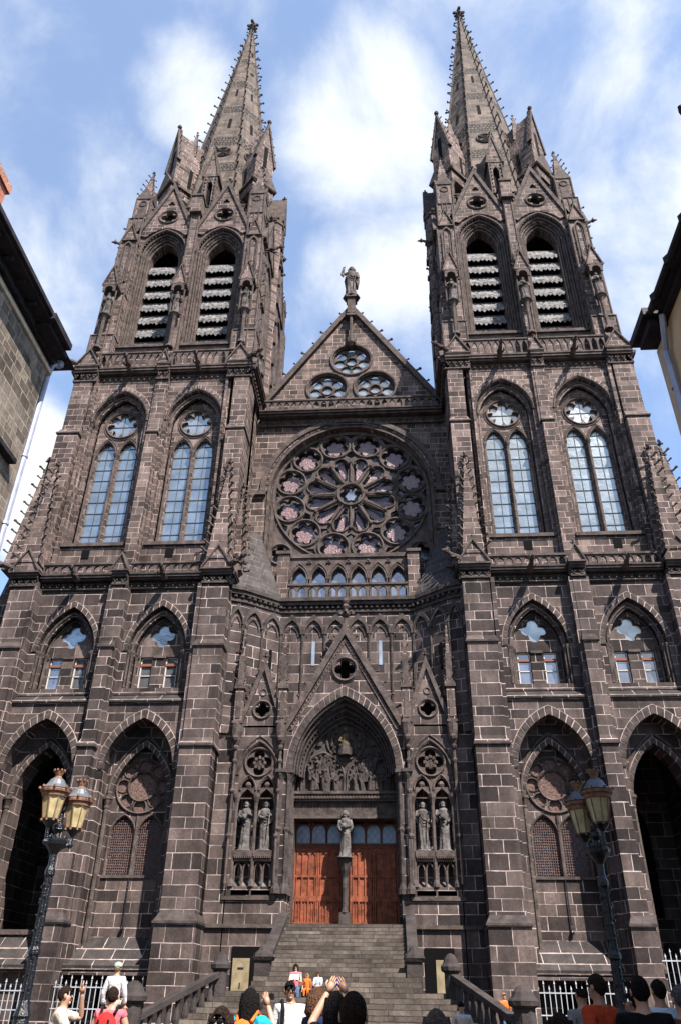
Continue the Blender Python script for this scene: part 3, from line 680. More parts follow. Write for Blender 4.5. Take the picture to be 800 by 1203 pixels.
# ---------------- spire
SY = 9.9; SZ0, SZ1, SR = 56.0, 100.6, 5.15
def sr(z): return .13+(SR-.13)*(SZ1-z)/(SZ1-SZ0)      # apothem
def octp(z, k=1.0): r = sr(z)*k/cos(PI/8); return [(r*cos(PI/8+a*PI/4), SY+r*sin(PI/8+a*PI/4), z) for a in range(8)]
m2 = MB()
zs = [56.0, 66.6, 68.2, 71.5, 73.3, 78.5, 80.0, 84.5, 86.0, 91, 92, 100.6]
for i in range(len(zs)-1):
    m2.mat('scale' if i in (1, 3, 5, 7, 9) else 'spire'); A, B = octp(zs[i]), octp(zs[i+1])
    m2.add(A+B, [(j, (j+1) % 8, 8+(j+1) % 8, 8+j) for j in range(8)])
m2.build('spire', P)
def on_face(k, z, off=.0):
    """frame (centre, tangent, up, normal) on spire face k (k=0 faces -y)"""
    th = -PI/2+k*PI/4; n = Vector((cos(th), sin(th), 0)); s = (SR-.13)/(SZ1-SZ0)
    nn = Vector((n.x, n.y, s)).normalized(); up = Vector((-n.x*s, -n.y*s, 1)).normalized(); t = Vector((-n.y, n.x, 0))
    c = Vector((0, SY, z))+n*sr(z); return c+nn*off, t, up, nn
for k in (0, 1, 7, 2, 6):
    m2 = MB()
    c, t, u, n = on_face(k, 70.2, .03); R = .72
    def disc(c, R, mat, h, m2=m2, t=t, u=u, n=n):
        m2.mat(mat); A = [c+(t*cos(a*PI/9)+u*sin(a*PI/9))*R for a in range(18)]; m2.frust([tuple(p) for p in A], [tuple(p+n*h) for p in A])
    disc(c, R, 'dark', .03)
    m2.mat('carve'); m2.tube([tuple(c+(t*cos(a*PI/9)+u*sin(a*PI/9))*(R+.06)+n*.03) for a in range(18)], .09, 5, closed=True)
    for q in range(4):
        a = q*PI/2+PI/4; m2.tube([tuple(c+(t*cos(a)+u*sin(a))*R+n*.05), tuple(c+(t*cos(a)+u*sin(a))*R*.35+n*.05)], [.13, .05], 4)
    m2.build('spire_oculus', P)
    for z, w, h in ((76.2, .15, 1.9), (83.2, .11, 1.5), (88.5, .2, .5), (93.5, .13, 1.0)):
        c2, t2, u2, n2 = on_face(k, z, .01)
        if z < 88 or k in (1, 7): m2 = MB(); m2.mat('dark'); A = [c2-t2*w-u2*h/2, c2+t2*w-u2*h/2, c2+t2*w+u2*h/2, c2-t2*w+u2*h/2]; m2.frust([tuple(p) for p in A], [tuple(p+n2*.03) for p in A]); m2.build('spire_slit', P)
m2 = MB().mat('carve')
for j in range(8):
    A, B = Vector(octp(SZ0)[j]), Vector(octp(SZ1)[j]); m2.tube([tuple(A), tuple(B)], [.12, .07], 5)
    d = Vector((A.x, A.y-SY, 0)).normalized(); n = 26
    for i in range(n):
        t = 1-(1-(i+.5)/n)**1.0; p = A.lerp(B, t); m2.crocket(tuple(p), (d.x, d.y), 0, .16)
m2.build('spire_rib', P)
m2 = MB().mat('carve'); x, y, z = 0, SY, SZ1
m2.lathe([(.14, z-.4), (.2, z), (.42, z+.3), (.5, z+.5), (.3, z+.7), (.13, z+.9), (.13, z+1.6)], x, y, 8)
for s in range(4): a = s*PI/2; m2.tube([(x, y, z+1.25), (x+.5*cos(a), y+.5*sin(a), z+1.25)], [.14, .2], 5); m2.ball((x+.55*cos(a), y+.55*sin(a), z+1.25), .2, 6)
m2.ball((x, y, z+1.85), .24, 6)
for s in range(8): m2.ball((x+.5*cos(s*PI/4), y+.5*sin(s*PI/4), z+.45), .16, 5)
m2.build('spire_finial', P)
# ---------------- lucarnes at the four corners and the slim front ones
def lucarne(x, y, dx, dy):
    """open tabernacle on columns, heavy eaves, tall gabled attic with slit, ridge running back to the spire"""
    m = MB(); d = Vector((dx, dy, 0)).normalized(); t = Vector((-d.y, d.x, 0)); o = Vector((x, y, 0))
    def W(a, b, z): p = o+t*a+d*b; return (p.x, p.y, z)    # a across, b outwards
    m.xf = lambda a, b, z: W(a, b, z)
    m.mat('up'); m.box(-1.05, 1.05, -2.4, 1.0, 56.0, 57.3)
    m.mat('carve')
    for a, b in ((-.85, .75), (.85, .75), (-.85, -.9), (.85, -.9)):
        m.tube([(a, b, 57.3), (a, b, 61.6)], .15, 7); m.lathe([(.15, 61.4), (.17, 61.6), (.28, 61.95), (.3, 62.1)], a, b, 7); m.lathe([(.28, 57.3), (.26, 57.6), (.15, 57.8)], a, b, 7)
    m.mat('up'); m.box(-1.1, 1.1, -1.3, 1.0, 62.1, 63.2)
    m.mat('carve'); m.box(-1.3, 1.3, -2.6, 1.2, 63.2, 63.5)
    m.prismy([(-1.35, 63.3), (1.35, 63.3), (0, 65.8)], 1.0, 1.25)
    m.mat('up'); m.box(-.95, .95, -4.4, .85, 63.5, 67.2)
    m.prismy([(-.95, 67.2), (.95, 67.2), (0, 72.6)], -4.4, .85)
    m.mat('dark'); m.box(-.2, .2, .84, .87, 65.8, 69.3)
    m.box(-.97, .97, -.9, -.55, 64.2, 66.9)
    m.mat('carve')
    for s in (-1, 1):
        m.prismy([(s*.95, 67.1), (s*1.18, 67.1), (0, 73.3), (0, 72.5)], .55, 1.0)
        for k in range(5): tt = (k+.8)/5.6; m.crocket((s*1.1*(1-tt), .8, 67.3+5.8*tt), (s, 0), 0, .11)
    m.ball((0, .9, 73.4), .24, 6)
    m.xf = None
    px, py, _ = W(0, -1.0, 0)
    spirelet(m, px, py, 70.0, 74.4, .42, 4, 4, PI/4, .08)
    return m
for sx in (-1, 1):
    for sy in (-1, 1): lucarne(sx*3.75, SY+sy*3.75, sx, sy).build('lucarne', P)
for k in range(4):
    a = -PI/2+k*PI/2; d = Vector((cos(a), sin(a), 0)); t = Vector((-d.y, d.x, 0)); o = Vector((0, SY, 0))+d*5.3
    m = MB(lambda p, q, z, o=o, d=d, t=t: tuple(o+t*p+d*q+Vector((0, 0, z))))
    m.mat('up'); m.box(-.55, .55, -1.6, .4, 56.0, 58.2)
    m.plate(rect(-.55, .55, 58.2, 63.2), [arch(0, .26, 58.8, 61.9, 62.6, 4)], .4, .1)
    m.mat('dark'); m.box(-.5, .5, -.1, .05, 58.2, 63); m.mat('up')
    for s in (-1, 1): m.box(s*.55-.05, s*.55+.05, -2.2, .38, 58.2, 63.2)
    m.prismy([(-.62, 63.2), (.62, 63.2), (0, 67.0)], .45, -2.4)
    m.mat('carve')
    for s in (-1, 1):
        m.prismy([(s*.62, 63.1), (s*.8, 63.1), (0, 67.5), (0, 66.9)], .55, -2.0)
        for j in range(9): m.ball((s*.42, .46, 58.8+j*.5), .08, 4)
        m.tube([(s*.55, .42, 58.2), (s*.55, .42, 63)], .08, 5)
    m.box(-.75, .75, -.3, .6, 57.9, 58.2)
    m.xf = None
    p = o+d*.3; finial(m, p.x, p.y, 67.3, .16)
    m.build('front_lucarne', P)
# mirrored copy
T2 = copy_tree(T, cath); T2.location = (-XT, 0, 0); T2.scale = (-1, 1, 1)
m = MB().mat('slab'); m.prismx([(.72, 2.78), (.68, 2.95), (2.05, 4.15), (2.05, 2.78)], .4, 4.68); m.mat('low'); m.box(.4, 4.68, 1.3, 2.2, 0, 2.78); m.mat('carve'); m.box(.9, 4.3, 1.85, 2.2, 4.15, 4.35)
m.build('porch_apron', T2)
# ============================================================ CENTRE OF THE FACADE
mb = MB().mat('up')
# rose wall
RZ = 30.2
top = [(5.25*cos(PI-PI*i/30), RZ+5.25*sin(PI-PI*i/30)) for i in range(31)]
mb.plate(rect(-6.7, 6.7, 20.5, 37), [[(-5.25, 24.6)]+top+[(5.25, 24.6)]], 5.5, 6.6)
mb.box(-6.7, 6.7, 7.2, 12, 0, 37)
mb.build('rose_wall', cath)
nave = mb
c_up = MB().mat('carve')
for r0, r1, y0, y1 in ((5.25, 5.45, 5.4, 5.6), (5.62, 5.95, 5.25, 5.6), (4.98, 5.22, 5.9, 6.3)):
    A = [(-r0, 26.5)]+[(r0*cos(PI-PI*i/36), RZ+r0*sin(PI-PI*i/36)) for i in range(37)]+[(r0, 26.5)]
    B = [(-r1, 26.5)]+[(r1*cos(PI-PI*i/36), RZ+r1*sin(PI-PI*i/36)) for i in range(37)]+[(r1, 26.5)]
    if r0 < 5.6: A[0] = (-r0, 24.7); B[0] = (-r1, 24.7); A[-1] = (r0, 24.7); B[-1] = (r1, 24.7)
    else: A, B = A[1:-1], B[1:-1]
    c_up.band(A, B, y0, y1)
c_up.mat('mortar')
for i in range(36):   # arch stones
    a0, a1 = PI*(i+.06)/36, PI*(i+.94)/36
    c_up.mat('up'); c_up.band([(5.46*cos(a), RZ+5.46*sin(a)) for a in (a0, a1)], [(5.62*cos(a), RZ+5.62*sin(a)) for a in (a0, a1)], 5.36, 5.6)
c_up.mat('carve')
for s in (-1, 1): c_up.box(s*5.9-.35, s*5.9+.35, 5.2, 5.7, 29.9, 30.2)
c_up.build('rose_arch', cath)
# rose tracery
def rose():
    mb = MB().mat('carve'); holes = []
    for k in range(12):
        a = PI/12+k*PI/6; x, z = 4.13*cos(a), RZ+4.13*sin(a); holes.append(foil(x, z, 6, .88, a, 36))
        # petal
        def pt(r, w, a=a): return (r*cos(a)-w*sin(a), RZ+r*sin(a)+w*cos(a))
        L = [(1.14, .1), (1.6, .21), (2.0, .33), (2.14, .44), (2.3, .49), (2.46, .45), (2.53, .35), (2.68, .35), (2.84, .24), (2.93, .08)]
        out = [pt(r, -w) for r, w in L]+[pt(r, w) for r, w in L[::-1]]
        holes.append(out)
        # small spandrels
        b = k*PI/6
        holes.append([(r*cos(t), RZ+r*sin(t)) for r, t in ((4.88, b-.055), (5.1, b-.10), (5.12, b), (5.1, b+.10), (4.88, b+.055), (4.7, b))])
        holes.append([(r*cos(t), RZ+r*sin(t)) for r, t in ((3.0, b), (3.25, b-.12), (3.45, b-.06), (3.62, b), (3.45, b+.06), (3.25, b+.12))])
    holes.append(foil(0, RZ, 6, .72, 0, 48))
    for s in (-1, 1):
        holes.append(foil(s*4.45, 25.75, 5, .62, PI/2, 30))
        holes.append([(s*2.35, 24.85), (s*3.55, 24.85), (s*3.5, 25.5), (s*2.9, 25.25)])
    outer = [(-5.25, 24.75)]+top+[(5.25, 24.75)]
    mb.plate(outer, holes, 6.0, 6.25)
    for k in range(12):
        a = PI/12+k*PI/6; x, z = 4.13*cos(a), RZ+4.13*sin(a)
        ring_tube(mb, x, 5.96, z, .98, .085, 28, 5)
        b = k*PI/6
        mb.tube([(1.0*cos(b), 5.9, RZ+1.0*sin(b)), (2.55*cos(b), 5.9, RZ+2.55*sin(b))], .06, 6)
        mb.ball((2.6*cos(b), 5.9, RZ+2.6*sin(b)), .13, 6)
        # petal head moulding
        hp = []
        for t in range(9):
            u = -PI*.5+PI*t/8; hp.append(((2.42+.56*cos(u))*cos(a)-.53*sin(u)*sin(a), 5.95, RZ+(2.42+.56*cos(u))*sin(a)+.53*sin(u)*cos(a)))
        mb.tube(hp, .05, 5)
    ring_tube(mb, 0, 5.94, RZ, .84, .12, 28, 6); ring_tube(mb, 0, 5.96, RZ, 5.13, .1, 60, 6); ring_tube(mb, 0, 5.99, RZ, 1.0, .05, 28, 5)
    for s in (-1, 1):
        ring_tube(mb, s*4.45, 5.96, 25.75, .72, .08, 20, 5)
        mb.tube([(s*5.2, 5.96, 24.9), (s*5.05, 5.96, 27), (s*4.8, 5.96, 28)], .07, 5)
    mb.box(-4.6, 4.6, 5.8, 6.2, 24.6, 24.85)
    o = mb.build('rose_window', cath)
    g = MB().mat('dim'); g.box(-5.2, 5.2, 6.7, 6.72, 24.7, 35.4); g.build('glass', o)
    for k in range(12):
        g = MB().mat('pink')  # pink shapes paint the sunlit part of the glass; shaded lobes stay dark
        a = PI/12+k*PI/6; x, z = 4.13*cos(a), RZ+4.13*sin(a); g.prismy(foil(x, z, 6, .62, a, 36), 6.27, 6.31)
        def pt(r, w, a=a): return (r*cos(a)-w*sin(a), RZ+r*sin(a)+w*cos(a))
        g.prismy([pt(2.0, -.2), pt(2.75, -.2), pt(2.85, 0), pt(2.75, .2), pt(2.0, .2), pt(1.3, 0)], 6.3, 6.34); g.build('rose_glass_patch', o)
    g = MB().mat('pane'); g.prismy(foil(0, RZ, 6, .36, 0, 36), 6.2, 6.24)
    g.build('rose_glass_patch', o)
rose()
# glazed gallery under the rose
mb = MB().mat('carve')
W6 = 7.0/6
mb.plate(rect(-3.5, 3.5, 20.9, 24.3), [arch(-3.5+W6*(i+.5), .42, 21.2, 22.9, 23.6, 4) for i in range(6)], 4.0, 4.3)
for i in range(6):
    x = -3.5+W6*(i+.5); arc_tube(mb, arc(x, .46, 22.9, 23.7, 5), 3.95, .06); arc_tube(mb, arc(x, .56, 22.9, 23.95, 5), 3.98, .05)
    for s in (-1, 1): mb.tube([(x+s*.5, 3.93, 21.2), (x+s*.5, 3.93, 22.8)], .055, 5); mb.ball((x+s*.5, 3.93, 22.87), .1, 5)
    if i: 
        for a in range(3): mb.ball((x-W6/2+.09*cos(a*2.1+PI/2), 3.97, 24.02+.09*sin(a*2.1+PI/2)), .09, 5)
mb.box(-3.6, 3.6, 3.9, 5.5, 24.3, 24.55)
o = mb.build('glazed_gallery', cath)
g = MB().mat('pane'); g.box(-3.45, 3.45, 4.32, 4.34, 21.2, 23.8); g.build('pane', o)
for s in (-1, 1):
    mb = MB().mat('up')
    mb.box(min(s*3.5, s*4.2), max(s*3.5, s*4.2), 3.6, 5.6, 20.8, 24.4); mb.mat('carve'); mb.box(min(s*3.45, s*4.3), max(s*3.45, s*4.3), 3.5, 5.6, 24.4, 24.6)
    mb.build('gallery_pier', cath)
mb = MB().mat('carve'); balustrade(mb, -3.45, 3.45, 2.95, 21.05, 22.0, 12); mb.build('parapet', cath)
# canted block of the porch: plan outline used for wall, cornice and roof
def canted(k): return [(6.2, 1.25-k), (5.5, 1.55-k), (3.65+k*.3, 3.0-k), (-3.65-k*.3, 3.0-k), (-5.5, 1.55-k), (-6.2, 1.25-k)]
mb = MB().mat('low')
mb.prismz(canted(0)+[(-6.3, 5.5), (6.3, 5.5)], 13.0, 20.2)
mb.mat('carvelow')
for z0, z1, k in ((20.2, 20.35, .12), (20.35, 20.6, .02), (20.6, 20.8, .28), (20.8, 21.02, .42)): mb.prismz(canted(k)+[(-6.3, 5.4), (6.3, 5.4)], z0, z1)
cn = canted(0)
for i in range(5):
    (xa, ya), (xb, yb) = cn[i], cn[i+1]; L = hypot(xb-xa, yb-ya); n = int(L/.3); tx, ty = (xb-xa)/L, (yb-ya)/L; nx, ny = -ty, tx
    if ny > 0: nx, ny = -nx, -ny
    for j in range(n):
        x, y = xa+tx*L*(j+.5)/n, ya+ty*L*(j+.5)/n
        mb.ball((x+nx*.14, y+ny*.14, 20.5), .12, 5)
mb.build('porch_block', cath)
# stone slab roofs over the canted corners
for s in (-1, 1):
    mb = MB().mat('slabdark')
    A = [(s*6.15, 1.3, 21.02), (s*5.5, 1.6, 21.02), (s*3.7, 3.0, 21.02), (s*4.2, 5.5, 21.02), (s*6.2, 5.5, 21.02)]
    B = [(s*6.0, 4.6, 26.6), (s*5.9, 4.7, 26.6), (s*5.6, 5.0, 26.6), (s*5.6, 5.5, 26.6), (s*6.1, 5.5, 26.6)]
    mb.frust(A, B)
    mb.build('slab_roof', cath)
# blind arcade on the porch block
mb = MB().mat('carvelow')
for i in range(5):
    (xa, ya), (xb, yb) = cn[i], cn[i+1]; L = hypot(xb-xa, yb-ya); tx, ty = (xb-xa)/L, (yb-ya)/L
    n = {0: 1, 1: 2, 2: 6, 3: 2, 4: 1}[i]; w = L/n
    def F(u, v, z, xa=xa, ya=ya, tx=tx, ty=ty):
        nx, ny = (ty, -tx) if tx*1 > 0 else (-ty, tx)
        if ny > 0: nx, ny = -nx, -ny
        return (xa+tx*u-nx*v, ya+ty*u-ny*v, z)
    mb.xf = F
    for j in range(n+1): mb.tube([(w*j, -.05, 13.4), (w*j, -.05, 19.2)], .07, 5)
    for j in range(n):
        c = w*(j+.5)
        mb.band(arc(c, w*.4, 18.9, 19.75, 4), arc(c, w*.5, 18.9, 20.1, 4), -.13, .0)
        arc_tube(mb, arc(c, w*.3, 18.75, 19.35, 4), -.04, .035, 4)
    mb.mat('dark')
    if n == 6: 
        for j in (1, 4): mb.mat('clear'); mb.box(w*(j+.5)-.09, w*(j+.5)+.09, -.03, 0, 17.1, 18.5)
    elif n == 2: mb.box(w*.5-.09, w*.5+.09, -.03, 0, 16.4, 17.9)
    mb.mat('carvelow'); mb.xf = None
mb.build('blind_arcade', cath)
# ---------------- upper gable with three oculi
mb = MB().mat('up')
ocs = [(0, 42.1), (-1.72, 39.35), (1.72, 39.35)]
GW, GZ0, GZ1 = 6.35, 37.4, 47.2
mb.plate([(-GW, GZ0), (GW, GZ0), (0, GZ1)], [circ(x, z, 1.42, 32) for x, z in ocs], 5.75, 6.2, back=True)
o = mb.build('upper_gable', cath)
m = MB()
for x, z in ocs:
    m.mat('carve'); m.plate(circ(x, z, 1.43, 32), [foil(x+.72*cos(a*PI/4+PI/8+PI/8), z+.72*sin(a*PI/4+PI/4), 1, .27, 0, 10, .27) if 0 else circ(x+.9*cos(a*2*PI/7+PI/2), z+.9*sin(a*2*PI/7+PI/2), .37, 14) for a in range(7)]+[circ(x, z, .44, 14)], 6.0, 6.12, back=True)
    ring_tube(m, x, 5.72, z, 1.5, .11, 32, 6); ring_tube(m, x, 5.98, z, .42, .05, 16, 5); ring_tube(m, x, 5.85, z, 1.38, .06, 32, 5)
    for k in range(28): m.ball((x+1.42*cos(k*2*PI/28), 5.78, z+1.42*sin(k*2*PI/28)), .07, 4)
m.build('oculus_tracery', o)
m = MB().mat('clear')
for x, z in ocs: m.prismy(circ(x, z, 1.2, 24), 6.14, 6.16)
m.build('pane', o)
m = MB().mat('carve'); L = hypot(GW, GZ1-GZ0)
for s in (-1, 1):
    m.prismy([(s*GW, GZ0), (s*(GW+.35), GZ0+.2), (0, GZ1+.65), (0, GZ1)], 5.45, 6.5)
    for k in range(9):
        t = (k+.9)/9.8; m.crocket((s*(GW+.2)*(1-t), 5.6, GZ0+.3+(GZ1-GZ0+.2)*t), (s*.9, 0), 0, .15)
m.build('gable_coping', o)
for s in (-1, 1):
    m = MB().mat('up'); n = 22
    for i in range(n):   # arch-stone band inside the gable
        t0, t1 = (i+.05)/n, (i+.95)/n
        A = [(s*4.55*cos(t*PI*.36), GZ0+.2+8.2*sin(t*PI*.5)) for t in (t0, t1)]; B = [(s*5.0*cos(t*PI*.36), GZ0+.2+8.8*sin(t*PI*.5)) for t in (t0, t1)]
        if all(abs(x) < GW*(GZ1-z)/(GZ1-GZ0)-.1 for x, z in B): m.band(A, B, 5.73, 5.76)
    m.build('relieving_arch', o)
m = MB().mat('carve'); m.box(-.3, .3, 5.2, 5.9, 46.6, 48.2); m.box(-.42, .42, 5.05, 6.0, 48.2, 48.45); m.box(-.36, .36, 5.1, 5.95, 46.2, 46.4)
m.tube([(0, 5.3, 43.9), (0, 5.3, 47)], .12, 6); m.lathe([(.12, 43.2), (.35, 43.5), (.38, 43.9), (.2, 44.1)], 0, 5.45, 8); m.tube([(0, 5.9, 43.6), (0, 5.2, 43.7)], .3, 6)
m.build('statue_pedestal', o)
mb = MB().mat('carve'); cornice(mb, -6.3, 6.3, 5.35, 35.6, 36.55, .6, .3); mb.build('cornice', cath)
mb = MB().mat('carve'); balustrade(mb, -6.3, 6.3, 4.9, 36.55, 37.6, 24); mb.build('parapet', cath)
# ---------------- main portal
mb = MB().mat('low')
PY = 1.5
# porch front between jambs: gable wall with the great arch
mb.plate([(-2.95, 11.1), (-2.95, 13.0), (0, 18.3), (2.95, 13.0), (2.95, 11.1)]+[(x, z) for x, z in arc(0, 2.5, 11.1, 14.9, 10)[::-1]], [foil(0, 16.3, 4, .55, 0, 36)], PY, PY+.9, back=True)
o = mb.build('portal', cath)
m = MB()
voussoirs(m, 0, 2.5, 2.85, 11.1, 14.9, 15.4, PY-.04, PY+.4, 31, gap=.13)
m.mat('carvelow')
for i in range(9):     # receding archivolts
    w = 2.5-.05*i; y = PY+.1+.125*i; za = 14.9-.11*i
    m.band(arc(0, w-.06, 11.1, za-.1, 10), arc(0, w+.02, 11.1, za, 10), y, y+.16)
    if i % 2 == 0: arc_tube(m, arc(0, w-.06, 11.1, za-.12, 10), y, .055)
    elif i == 5:
        for x, z in arc(0, w-.05, 11.1, za-.12, 18): m.ball((x, y, z), .075, 5)
m.build('archivolt', o)
m = MB().mat('carve')
for s in (-1, 1):
    m.prismy([(s*2.95, 12.9), (s*3.2, 13.0), (0, 18.9), (0, 18.2)], PY-.18, PY+.95)
    m.prismy([(s*2.55, 13.15), (s*2.72, 13.15), (0, 18.05), (0, 17.75)], PY-.06, PY)
    for k in range(26): t = (k+.5)/26; m.ball((s*2.68*(1-t), PY-.05, 13.2+4.7*t), .065, 4)
    for k in range(8): t = (k+.8)/8.6; m.crocket((s*3.1*(1-t), PY+.2, 13.1+5.5*t), (s, 0), 0, .12)
ring_tube(m, 0, PY-.03, 16.3, .62, .09, 24); ring_tube(m, 0, PY-.0, 16.3, .74, .04, 24)
finial(m, 0, PY+.2, 19.0, .3)
m.tube([(0, PY+.2, 18.6), (0, PY+.2, 20.3)], .1, 5); m.ball((0, PY+.2, 20.3), .2, 6)
m.build('gable_coping', o)
m = MB().mat('dark'); m.prismy(circ(0, 16.3, .56, 20), PY+.5, PY+.52); m.build('gable_oculus', o)
# jambs
for s in (-1, 1):
    m = MB()
    for i, (x0, x1, y) in enumerate(((2.62, 3.02, PY), (2.56, 2.75, PY+.45), (2.5, 2.7, PY+.95))):
        m.mat('low'); m.box(min(s*x0, s*x1), max(s*x0, s*x1), y, 3.6, 4.3, 11.1)
    m.mat('carvelow')
    for i, (x, y, r) in enumerate(((2.66, PY+.02, .1), (2.6, PY+.4, .09), (2.54, PY+.85, .08), (3.02, PY-.1, .11))):
        m.tube([(s*x, y, 6.2), (s*x, y, 10.8)], r, 7); m.lathe([(r, 10.6), (r*1.1, 10.7), (r*2, 10.95), (r*2.1, 11.1)], s*x, y, 7); m.lathe([(r*2, 5.8), (r*1.9, 6.0), (r, 6.25)], s*x, y, 7)
        m.box(s*x-r*2.2, s*x+r*2.2, y-r*2.2, y+.3, 11.05, 11.2)
        m.ball((s*x, y, 8.5), r*1.6, 6)
    m.mat('carve')
    for k in range(30): m.ball((s*2.5, PY+1.05, 5.0+k*.14), .06, 4)     # beaded door frame
    m.box(min(s*2.45, s*2.62), max(s*2.45, s*2.62), PY+1.1, 3.6, 4.55, 9.3)
    m.build('jamb', o)
# tympanum and lintel
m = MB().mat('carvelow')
m.box(-2.5, 2.5, 2.85, 3.7, 10.3, 11.2)
m.prismy([(-2.35, 10.4)]+arc(0, 2.35, 11.1, 14.3, 10)+[(2.35, 10.4)], 2.75, 3.7)
ring_tube(m, 0, 2.72, 12.95, .95, .07, 28)
for s in (-1, 1): arc_tube(m, arch(s*1.12, 1.05, 10.5, 11.1, 12.35, 8), 2.72, .07)
m.mat('carvelow')
rnd = random.Random(3)
for s in (-1, 1):
    for k in range(17):
        row = k % 3; x = s*1.12+rnd.uniform(-.85, .85)*(1-row*.25); zz = 10.75+row*.45+rnd.uniform(-.05, .12)
        if (abs(x-s*1.12)/1.0)**2+((zz-10.6)/1.75)**2 > .85: continue
        h = rnd.uniform(.42, .62); ln = rnd.uniform(-.14, .14); yy = 2.68-.05*(2-row)
        m.tube([(x-ln*.5, yy, zz-.3), (x, yy-.03, zz+h*.2), (x+ln, yy-.02, zz+h*.62)], [.15, .12, .085], 7); m.ball((x+ln*1.3, yy-.04, zz+h*.85), .075, 7, (1, 1, 1.15))
        q = rnd.uniform(-.28, .28); m.tube([(x+ln, yy-.05, zz+h*.55), (x+ln+q*.6, yy-.16, zz+h*.4), (x+ln+q, yy-.18, zz+h*rnd.uniform(.4, .9))], [.045, .04, .03], 5)
m.mat('carvelow')
m.box(-.32, .32, 2.5, 2.8, 12.25, 12.75); m.lathe([(.3, 12.2), (.27, 12.5), (.2, 12.75)], 0, 2.55, 9, sy=.8)
m.mat('gold'); m.lathe([(.24, 12.7), (.19, 12.9), (.24, 13.15), (.1, 13.28), (.07, 13.32)], 0, 2.55, 9, sy=.6); m.ball((0, 2.5, 13.45), .125, 8); m.tube([(-.2, 2.5, 13.1), (-.3, 2.38, 12.85), (-.12, 2.32, 12.8)], [.07, .06, .05], 5); m.tube([(.2, 2.5, 13.1), (.33, 2.42, 12.95), (.3, 2.32, 13.2)], [.07, .06, .04], 5)
m.mat('carvelow')
for k in range(12):
    aa = k*2*PI/12+.2; x, z = .7*cos(aa), 12.95+.7*sin(aa)
    if abs(x) > .25: m.lathe([(.1, z-.16), (.07, z+.02), (.05, z+.08)], x, 2.66, 6); m.ball((x, 2.62, z+.13), .06, 5)
for s in (-1, 1):
    for k in range(12): t = (k+.5)/12; x, z = arc(s*1.12, .94, 11.1, 12.2, 12)[k*2+1]; m.ball((x, 2.68, z), .075, 5)
    m.ball((s*1.35, 2.7, 12.85), .22, 7, (1, .5, 1)); m.ball((s*1.7, 2.7, 12.5), .16, 7, (1, .5, 1)); m.ball((s*1.05, 2.7, 13.5), .16, 7, (1, .5, 1))
m.build('tympanum', o)
m = MB().mat('carve'); m.box(-2.62, 2.62, 2.45, 3.6, 10.32, 10.45); m.box(-2.6, 2.6, 2.55, 3.6, 10.0, 10.32)
for k in range(34): m.ball((-2.5+k*5.0/33, 2.52, 10.15), .09, 5)
m.mat('voussoir'); m.box(-2.55, 2.55, 2.72, 3.6, 9.35, 10.0); m.mat('carve'); m.box(-2.5, 2.5, 2.66, 3.6, 9.22, 9.35)
m.build('lintel', o)
m = MB().mat('carvelow'); m.box(-.24, .24, 2.7, 3.9, 4.55, 5.2); m.box(-.15, .15, 3.0, 3.9, 5.2, 9.2)
m.lathe([(.16, 5.2), (.12, 5.4), (.12, 6.6), (.14, 6.7), (.3, 7.15), (.34, 7.3), (.34, 7.45)], 0, 2.8, 8)
m.build('trumeau', o)
# doors
for s in (-1, 1):
    for q in (0, 1):
        x0 = .2+q*1.135; x1 = x0+1.115; a, b = sorted((s*x0, s*x1))
        m = MB().mat('wood'); m.box(a, b, 3.62, 3.68, 4.62, 8.05)
        w = (b-a)
        m.box(a, a+.1, 3.56, 3.63, 4.62, 8.05); m.box(b-.1, b, 3.56, 3.63, 4.62, 8.05)
        for z0, z1 in ((4.62, 4.85), (5.72, 5.95), (6.75, 6.85), (7.93, 8.05)): m.box(a, b, 3.555, 3.63, z0, z1)
        for i in range(4): xx = a+.1+(w-.2)*i/3; m.box(xx-.035, xx+.035, 3.56, 3.63, 4.8, 8.0)
        for i in range(3):
            cx = a+.1+(w-.2)*(i+.5)/3
            m.band(arch(cx, .1, 6.85, 7.7, 7.84, 3), [(cx-.16, 6.85)]+[(cx-.16+.32*t/6, 7.95) for t in range(7)]+[(cx+.16, 6.85)], 3.57, 3.63) if 0 else None
            m.prismy([(cx-.15, 7.95), (cx-.15, 7.7), (cx, 7.86), (cx+.15, 7.7), (cx+.15, 7.95)], 3.57, 3.63)
            m.box(cx-.02, cx+.02, 3.585, 3.63, 4.85, 5.72); m.mat('wood2'); m.box(cx-.145, cx-.125, 3.6, 3.625, 4.9, 7.9); m.box(cx+.125, cx+.145, 3.6, 3.625, 4.9, 7.9); m.mat('wood')
        m.build('door_leaf', o)
    m = MB().mat('wood2'); a, b = sorted((s*.2, s*2.45))
    m.box(a, b, 3.5, 3.66, 8.05, 8.25)
    for k in range(18): m.ball((a+(b-a)*(k+.5)/18, 3.5, 8.15), .05, 4)
    for k in range(4): x = a+(b-a)*k/3; m.tube([(x, 3.58, 8.2), (x, 3.58, 9.25)], .05, 6)
    for k in range(3):
        c = a+(b-a)*(k+.5)/3; m.band(arc(c, .3, 8.85, 9.1, 4), arc(c, .375, 8.9, 9.25, 4), 3.55, 3.62)
    m.box(a, b, 3.55, 3.66, 9.15, 9.25)
    m.build('transom', o)
    g = MB().mat('dim'); g.box(a, b, 3.68, 3.7, 8.25, 9.2); g.build('pane', o)
